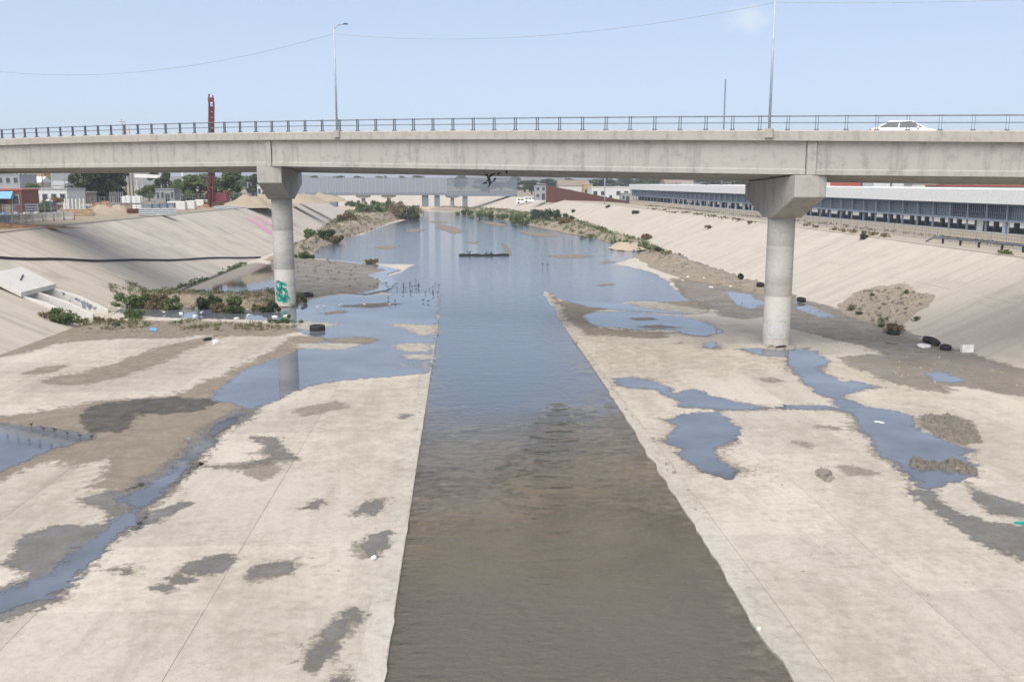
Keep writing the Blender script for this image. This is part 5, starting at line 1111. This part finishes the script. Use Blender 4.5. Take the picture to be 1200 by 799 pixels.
MB().loft([[(aw[0], b[1] - 1.2, aw[2] - .5), (aw[0], b[1] - .05, aw[2] - .5), (aw[0], b[1] - .05, aw[2] + .6), (aw[0], b[1] - .2, aw[2] + .6)], [(aw1[0], b[1] - 1.2, aw[2] - .5), (aw1[0], b[1] - .05, aw[2] - .5), (aw1[0], b[1] - .05, aw[2] + .6), (aw1[0], b[1] - .2, aw[2] + .6)]]).build('awning', MAT['sky_blue'], o)
house(28, 80, 246, 222, 8, HM[1], HM[2], 'long white shed behind the portable toilet', wins=(5, 1), door=False)
house(80, 100, 243, 226, 6, HM[4], HM[2], 'dark low shed right of the white shed', wins=(2, 1))
house(-20, 25, 235, 205, 10, HM[2], HM[2], 'grey two storey house behind the red shop', wins=(5, 2))
house(33, 48, 232, 207, 8, HM[0], HM[1], 'cream house left of the ochre house far left', 'gable', wins=(3, 2))
house(46, 53, 228, 203, 6, HM[3], HM[0], 'narrow ochre building far left under the bridge', wins=(2, 2))
house(55, 76, 230, 212, 9, HM[1], HM[2], 'white gabled warehouse far left', 'gable', wins=(4, 1))
house(76, 90, 228, 210, 9, HM[2], HM[2], 'grey far house left of the dark trees', wins=(3, 2))
house(14, 34, 224, 200, 9, HM[0], HM[2], 'far cream hillside house left of the ochre building', wins=(4, 2))
house(190, 203, 232, 213, 8, HM[1], MAT['red_roof'], 'white house with a red edge behind the yard trees', wins=(3, 1))
house(183, 205, 238, 222, 6, HM[2], MAT['panel_grey'], 'grey container behind the formwork panels', wins=(4, 1), cat='container', name='container')
house(290, 305, 230, 213, 8, HM[2], HM[4], 'far grey building left of the left column', wins=(3, 2))
house(302, 312, 234, 217, 5, HM[1], HM[2], 'small white kiosk by the left column', wins=(2, 1))
# white canopy roof on posts
b = gp(175, 236); c_ = wthing('canopy', b, 'white canopy roof on posts behind the white tanks', 'canopy'); zc = atY(175, 209, b[1])[2]
MB().loft([[(b[0] - 3.2, b[1] + y, zc + .2), (b[0] + 3.4, b[1] + y, zc - .05), (b[0] + 3.4, b[1] + y, zc + .75), (b[0] - 3.2, b[1] + y, zc + 1.0)] for y in (0, 5)]).build('roof', MAT['white'], c_)
for sx in (-2.9, 3.0):
    for sy in (.4, 4.6): MB().tube([(b[0] + sx, b[1] + sy, b[2]), (b[0] + sx, b[1] + sy, zc + .2)], .09, 8).build('post', MAT['white'], c_)

# --- trees
def tree_mesh(seed, ht, wd, leaf, n, columnar=False, low=.28):
    r = random.Random(seed); tr, cr_ = MB(), MB()
    tr.tube([(0, 0, -.2), (.1, 0, ht * .3), (0, .1, ht * .6), (.1, 0, ht * .85)], [ht * .03, ht * .022, ht * .014, ht * .005], 8)
    cl = []
    for k in range(16 if low > .2 else 30):
        z = ht * r.uniform(low, .95); f = math.sin(min(1, (z / ht - .12) / .88 * 1.0) * math.pi) ** .6 if low > .2 else 1.0 if z < ht * .7 else .6
        a = r.uniform(0, 6.3); rr = wd * .36 * f * r.uniform(.3, 1); e = Vector((rr * math.cos(a), rr * math.sin(a), z)); cl.append((e, wd * r.uniform(.12, .21)))
        tr.tube([(0, 0, z * .6), e * .5 + Vector((0, 0, z * .38)), e], [ht * .012, ht * .008, .02], 5)
    for i in range(n):
        c, q = r.choice(cl); v = Vector((r.gauss(0, 1), r.gauss(0, 1), r.gauss(0, .85))).normalized() * q * r.random() ** .45
        rot_leaf(cr_, c + v, leaf * r.uniform(.6, 1.2), 1.7)
    return tr.mesh('trunk', True), cr_.mesh('crown')
TM = [tree_mesh(1, 10, 8, .34, 3800), tree_mesh(2, 10, 9, .34, 3800), tree_mesh(3, 12, 6, .34, 3400), tree_mesh(4, 9, 10, .4, 3000), tree_mesh(5, 12, 7, .4, 5200, low=.08)]
def tree(px, pyb, pyt, mat, label, k=0, z=ZL, Y=None, group=None, wid=None):
    b = gp(px, pyb, z) if Y is None else np.array(atY(px, pyb, Y)); b[2] = z
    t = atY(px, pyt, b[1]); h = t[2] - z; s_ = h / (10, 10, 12, 9, 12)[k]; o = thing('tree', b, label, 'tree', group, rng.uniform(0, 6))
    sw = s_ if wid is None else wid / (8, 9, 6, 10, 7)[k]
    o.scale = (sw, sw, s_)
    t_, c_ = TM[k]; a = bpy.data.objects.new('trunk', t_.copy()); col.objects.link(a); a.parent = o; a.data.materials.append(MAT['bark'])
    a = bpy.data.objects.new('crown', c_.copy()); col.objects.link(a); a.parent = o; a.data.materials.append(MAT[mat]); return o
tree(100, 240, 178, 'leaf_dark', 'dark tree farthest left in the tall clump behind the fence', 4, wid=8, group='dark trees behind the yard')
tree(113, 239, 172, 'leaf_dark', 'second dark tree of the tall clump behind the fence', 4, wid=8, group='dark trees behind the yard')
tree(126, 239, 175, 'leaf_dark', 'third dark tree of the tall clump behind the fence', 4, wid=8, group='dark trees behind the yard')
tree(140, 238, 180, 'leaf_dark', 'dark tree nearest the wooden poles', 4, wid=8, group='dark trees behind the yard')
tree(196, 236, 196, 'leaf_dark', 'dark conifer shaped tree left of the white pole', 4, wid=4)
tree(228, 238, 205, 'leaf_bright', 'bright green tree between the white pole and the drilling rig', 4, wid=9)
tree(211, 237, 210, 'leaf_bright', 'bright green tree just left of the white pole', 4, wid=6)
tree(274, 238, 200, 'leaf', 'rounded green tree right of the drilling rig', 4, wid=9)
tree(303, 230, 203, 'leaf_dark', 'dark tree beside the left column', 4, wid=9)
tree(262, 233, 209, 'leaf', 'small green tree directly behind the drilling rig', 4, wid=7)
tree(38, 238, 216, 'leaf', 'green tree in front of the far left houses', 3, wid=6)
tree(66, 252, 232, 'leaf_dry', 'thin dry shrub tree against the white shed', 3, wid=3.5)
tree(54, 256, 236, 'leaf', 'small green shrub tree left of the portable toilet', 3, wid=2.0)
tree(175, 236, 218, 'leaf', 'green tree under the white canopy', 3, wid=7)
tree(185, 234, 200, 'leaf_dark', 'dark tree right of the white canopy', 0, wid=6)
for i, px in enumerate((-5, 6, 19, 32, 88, 240, 252, 290, 318, 335)):
    tree(px, 224, 203 + rng.uniform(0, 6), 'leaf', 'distant tree among the far houses beyond the yard', i % 4, Y=430 + 10 * i, z=6, group='distant trees on the left', wid=14)

# ================================================================ THE FAR BRIDGE
YB2 = 392.0
fb = wthing('far_bridge', (-30, YB2, 0), 'far bridge with tall grey panels crossing the channel', 'bridge')
xa, xb, xc = atY(318, 220, YB2)[0], atY(524, 220, YB2)[0], atY(606, 220, YB2)[0]
zt1, zb1 = atY(450, 208.5, YB2)[2], atY(450, 226, YB2)[2]
MB().box(((xa - 10 + xb) / 2, YB2 + 3, zb1 - .5), (xb - xa + 10, 7, 1.1)).build('deck', MAT['panel_dark'], fb)
MB().box(((xb + xc) / 2, YB2 + 3.2, zb1 - .9), (xc - xb + .2, 7, 1.1)).build('deck', MAT['panel_dark'], fb)
n = 44; w_ = (xb - xa) / n
pmh = MB().box((0, 0, 0), (w_ * .985, .12, zt1 - zb1)).mesh('panel'); pms = MB().box((0, 0, 0), (.22, .3, zt1 - zb1 + .5)).mesh('panel_post')
o0 = WLOC[fb.name]
for i in range(n):
    x = xa + (i + .5) * w_; piece('panel', pmh, MAT['panel_grey'], (x - o0[0], -.3 + rng.uniform(-.03, .03), (zt1 + zb1) / 2), fb)
    if i % 2 == 0: piece('panel_post', pms, MAT['grey_paint'], (x - w_ / 2 - o0[0], -.42, (zt1 + zb1) / 2), fb)
n = 16; w_ = (xc - xb) / n; zt2 = zt1 - .2; zb2 = zb1 - .4
for i in range(n):
    x = xb + (i + .5) * w_; m = MB()
    for k in range(5): m.box((x - w_ / 2 + (k + .5) * w_ / 5, YB2 - .2, (zt2 + zb2) / 2), (w_ / 5 * .66, .12, zt2 - zb2))
    m.box((x, YB2 - .3, zt2), (w_, .2, .25)); m.box((x, YB2 - .3, zb2 + .8), (w_, .2, .25)); m.build('bar_panel', MAT['panel_dark'], fb)
for px, wd, kind in ((388, 12, 's'), (455, 9, 't'), (498, 7, 's'), (530, 9, 't'), (512, 6, 's'), (545, 6, 's'), (425, 9, 't')):
    x = atY(px, 235, YB2)[0]; zz = zb1 - 1.0
    if kind == 't':
        p_ = MB().tube([(x, YB2 + 3, -.5), (x, YB2 + 3, zz - 1.0)], .8, 14).build('pier', MAT['bridge'], fb, True); MB().loft([[(x - 2.8, YB2 + y, zz), (x + 2.8, YB2 + y, zz), (x + 2.8, YB2 + y, zz - .7), (x + 1, YB2 + y, zz - 1.2), (x - 1, YB2 + y, zz - 1.2), (x - 2.8, YB2 + y, zz - .7)] for y in (.5, 5.5)]).build('pier_head', MAT['bridge'], p_)
    else: MB().box((x, YB2 + 3, zz / 2), (wd / 2.8, 5, zz)).build('pier_wall', MAT['panel_dark'], fb)

# ================================================================ THE RIGHT PLATEAU
# --- long two storey gallery behind the right crest
LG = wthing('border_gallery', (70, 200, 4.2), 'long white roofed gallery with blue grey mesh walls behind the right bank', 'building')
gx = lambda y: np.interp(y, [40, 120, 354], [74.4, 72.0, 64.7]); GA, GB = 56.0, 356.0
def band(y0_, y1_, dx0, dx1, z0, z1, nm, mat, parent=LG):
    return MB().loft([[(gx(y) + dx0, y, z0), (gx(y) + dx1, y, z0), (gx(y) + dx1, y, z1), (gx(y) + dx0, y, z1)] for y in np.linspace(y0_, y1_, 8)]).build(nm, mat, parent)
band(GA, GB, -.9, 11.5, 9.75, 10.05, 'roof', MAT['white']); band(GA, GB, -1.0, -.55, 8.1, 9.95, 'fascia', MAT['white'])
band(GA, GB, -.6, 11, 5.75, 6.05, 'upper_floor', MAT['steel_blue']); band(GA, GB, -.35, -.1, 7.9, 8.2, 'top_beam', MAT['steel_blue'])
band(GA, GB, 7.0, 7.3, 6.05, 9.7, 'back_wall', MAT['mesh_blue']); band(GA, 212, 15, 15.3, 4.2, 6.4, 'rear_wall', MAT['white'])
band(GA, GB, -1.5, 15, 4.15, 4.24, 'walkway', MAT['culvert'])
bay = 4.6; nb = int((GB - GA) / bay)
m = MB()
for k in range(9): m.box((0, -bay / 2 + (k + .5) * bay / 9, 6.95), (.05, .10, 1.85))
for zz in (6.3, 6.9, 7.5): m.box((.05, 0, zz), (.05, bay, .05))
mp_ = m.mesh('mesh_panel'); ps_ = MB().box((0, 0, 6.15), (.22, .22, 3.9)).mesh('column'); pd_ = MB().box((0, 0, 4.95), (.5, .55, 1.6)).mesh('pier')
m = MB().box((0, 0, 6.9), (.03, bay, 1.7)).mesh('screen')
o0 = WLOC[LG.name]
for i in range(nb):
    y = GA + (i + .5) * bay; x = gx(y)
    piece('mesh_panel', mp_, MAT['steel_blue'], (x - .2 - o0[0], y - o0[1], -o0[2]), LG)
    if 5 < i < 14 or i > 16 or i < 3: piece('screen', m, MAT['mesh_blue'], (x + .15 - o0[0], y - o0[1], -o0[2]), LG)
    piece('column', ps_, MAT['steel_blue'], (gx(y - bay / 2) - .35 - o0[0], y - bay / 2 - o0[1], -o0[2]), LG)
    piece('pier', pd_, MAT['mesh_blue'], (x + 2.0 - o0[0], y - .9 - o0[1], -o0[2]), LG)
    if i % 2: piece('pier', pd_, MAT['mesh_blue'], (x + 1.6 - o0[0], y + .9 - o0[1], -o0[2]), LG)
dm = MB().box((0, 0, 5.0), (.1, 1.5, 1.45)).mesh('white_panel')
for y in np.arange(222, 300, 6.2): piece('white_panel', dm, MAT['white'], (gx(y) + .6 - o0[0], y - o0[1], -o0[2]), LG)
for y in (190, 128, 122): piece('white_panel', dm, MAT['white'], (gx(y) + .6 - o0[0], y - o0[1], -o0[2]), LG)
band(196, 218, .5, .8, 4.2, 5.7, 'green_screen', simple('green_screen', (0.03, 0.07, 0.07), .8)); band(300, 355, 2.5, 2.8, 4.2, 5.7, 'rear_screen', MAT['dark'])
# things showing over its roof
house(972, 1008, 232, 209, 9, MAT['red_roof'], MAT['red_roof'], 'red ribbed building over the gallery roof right of the column', z=4.2, Y=230, wins=(9, 1), door=False)
house(1023, 1042, 232, 211, 6, HM[1], HM[1], 'white box building over the gallery roof with two dark windows', z=4.2, Y=210, wins=(2, 1), door=False)
house(1045, 1058, 232, 210.5, 6, HM[1], HM[1], 'plain white tower over the gallery roof', z=4.2, Y=210, wins=(1, 1), door=False)
house(1068, 1096, 232, 216, 7, HM[1], HM[2], 'low white building over the gallery roof right of the white tower', z=4.2, Y=215, wins=(5, 1), door=False)
house(1105, 1260, 240, 218, 8, HM[4], MAT['red_roof'], 'long red roofed building over the gallery roof at the right frame edge', z=4.2, Y=190, wins=(8, 1), door=False)
house(960, 972, 232, 212, 6, HM[1], HM[1], 'small white building beside the right column over the gallery roof', z=4.2, Y=230, wins=(2, 1), door=False)
house(780, 812, 230, 209, 12, HM[1], HM[4], 'white hall with a brown roof over the far gallery end', 'gable', z=4.2, Y=420, wins=(5, 1), door=False)
house(798, 812, 230, 214, 12, HM[0], HM[1], 'cream annex right of the white hall', z=4.2, Y=412, wins=(2, 1), door=False)
house(843, 880, 230, 217, 14, HM[1], HM[1], 'low white roof behind the gallery left of the right column', z=4.2, Y=400, wins=(4, 1), door=False)
house(858, 872, 228, 212, 10, HM[1], HM[0], 'far white apartment block left of the right column', z=4.2, Y=600, wins=(6, 3), door=False)
house(693, 738, 236, 219.5, 10, HM[1], HM[1], 'white warehouse at the far end of the rusty fence', z=4.2, Y=330, wins=(5, 1))
house(728, 738, 240, 227, 4, HM[2], HM[2], 'grey cabin at the left end of the gallery', z=4.4, Y=300, wins=(2, 1))
house(655, 690, 236, 211, 9, HM[1], HM[4], 'white house with a brown roof behind the rusty fence', 'gable', z=4.2, Y=360, wins=(4, 1))
house(627, 640, 233, 218, 5, HM[2], HM[2], 'grey block at the left end of the rusty fence', z=ZR, Y=322, wins=(2, 2))
house(684, 694, 236, 216, 6, HM[3], HM[0], 'small ochre house behind the rusty fence', z=4.2, Y=350, wins=(2, 1))
# --- rusty bollard fence stepping down
rf = wthing('border_fence', (40, 300, ZR), 'rusty stepped bollard fence on the far right plateau', 'fence')
A, B = np.array(atY(640, 230, 318)), np.array(atY(737, 236, 285)); n = 24
for i in range(n):
    u = i / n; p = A + (B - A) * (i + .5) / n; d = (B - A) / n; zt = atY(640 + 97 * u, 217.5 + 19 * u ** 1.05, p[1])[2]; m = MB(); L_ = math.hypot(d[0], d[1]); rz = math.atan2(d[1], d[0])
    for k in range(5):
        f = (k + .5) / 5 - .5; m.box((p[0] + d[0] * f, p[1] + d[1] * f, (4.2 + zt) / 2), (L_ / 5 * .75, .16, zt - 4.2), rz)
    m.box((p[0], p[1], zt - .15), (L_, .2, .3), rz); m.build('bollard_panel', MAT['rust'], rf)
# --- pipe rail on the right crest and the van at the far end
pr = wthing('pipe_rail', (crestR(80) + .8, 80, ZR), 'low dark pipe rail on the right crest at the right frame edge', 'rail')
P0, P1 = at(1085, 283.5, ZR), at(1290, 306, ZR)
MB().tube([(P0[0], P0[1], ZR + .05), (P0[0] + .1, P0[1] - 1.5, ZR + .55), (P1[0], P1[1], ZR + .6)], .08, 8).build('pipe', MAT['rail'], pr)
for u in (.12, .24, .36, .50, .62, .74, .86):
    q = P0 + (P1 - P0) * u; MB().box((q[0] + .05, q[1], ZR + .3), (.16, .16, .62)).build('post', MAT['hdpe'], pr)
MB().tube([(P0[0] + 2.2, P0[1] + 1, ZR + .5), (P1[0] + 2.2, P1[1] - 10, ZR + .5)], .05, 6).build('pipe', MAT['hdpe'], pr)
fence((crestR(60) + 5.6, 55), (crestR(200) + 5.6, 200), 1.3, 60, 'thin wire fence along the right crest in front of the gallery', ZR)
def van(px, py, Y, label):
    b = np.array(atY(px, py, Y)); b[2] = gz(b[0], b[1]); o = thing('van', b, label, 'van')
    prof = [(-2.6, .3), (2.5, .3), (2.6, .9), (2.2, 1.15), (1.5, 2.0), (-2.5, 2.1), (-2.65, 1.2)]
    MB().loft([[(x, y, z) for x, z in prof] for y in (-.95, .95)]).build('body', MAT['car_white'], o, bevel=.08, origin=1)
    for x in (-1.6, -.4, .9): MB().box((x, -.96, 1.55), (.9, .04, .5)).build('window', MAT['glass'], o, origin=1)
    for x in (-1.7, 1.6):
        for sy in (-.85, .85): MB().tube([(x, sy - .12, .35), (x, sy + .12, .35)], .36, 14).build('wheel', MAT['rubber'], o, origin=1)
van(622, 232, 345, 'white van parked on the far right crest by the far bridge end')
van(613, 232, 352, 'second white van behind the parked van at the far bridge end')
# --- distant trees over the roofs
for i in range(34):
    px = 560 + i * 13 + rng.uniform(-5, 5); Y = rng.uniform(480, 760)
    tree(px, 224, rng.uniform(207.5, 213), rng.choice(['leaf_dark', 'leaf', 'leaf_dark']), 'distant tree in the row on the skyline right of the far bridge', i % 4, z=4.2, Y=Y, group='distant trees on the skyline', wid=rng.uniform(12, 22))
for i, px in enumerate((370, 398, 420, 447, 470, 490, 515, 540)):
    tree(px, 222, rng.uniform(206, 209), 'leaf_dark', 'distant tree top showing over the far bridge panels', i % 4, z=5, Y=620 + 8 * i, group='trees behind the far bridge', wid=14)
for i in range(22):
    px = 965 + i * 12 + rng.uniform(-5, 5); tree(px, 228, rng.uniform(206, 212), 'leaf', 'distant tree on the slope above the gallery roof', i % 4, z=4.2, Y=rng.uniform(420, 560), group='distant trees behind the gallery', wid=rng.uniform(12, 20))
for i in range(16):
    px = 1010 + i * 13 + rng.uniform(-4, 4); py = rng.uniform(206, 214)
    house(px, px + rng.uniform(7, 12), 226, py, 8, HM[i % 5], HM[(i + 2) % 5], ('far %s house on the slope behind the gallery' % ('cream', 'white', 'grey', 'ochre', 'brown')[i % 5]), z=5, Y=600 + 12 * i, wins=(3, 2), door=False)['group'] = 'far houses on the right slope'

# ================================================================ THE AIR
hm = bpy.data.materials.new('haze'); hm.use_nodes = True; ht = hm.node_tree; ht.nodes.remove(ht.nodes['Principled BSDF'])
pv = ht.nodes.new('ShaderNodeVolumePrincipled'); pv.inputs['Color'].default_value = (0.92, 0.95, 1.0, 1); pv.inputs['Density'].default_value = 0.00035; pv.inputs['Anisotropy'].default_value = 0.2
ht.links.new(pv.outputs[0], ht.nodes['Material Output'].inputs['Volume'])
MB().box((0, 4400, 59), (13000, 9300, 122)).build('haze', hm, kind='stuff')
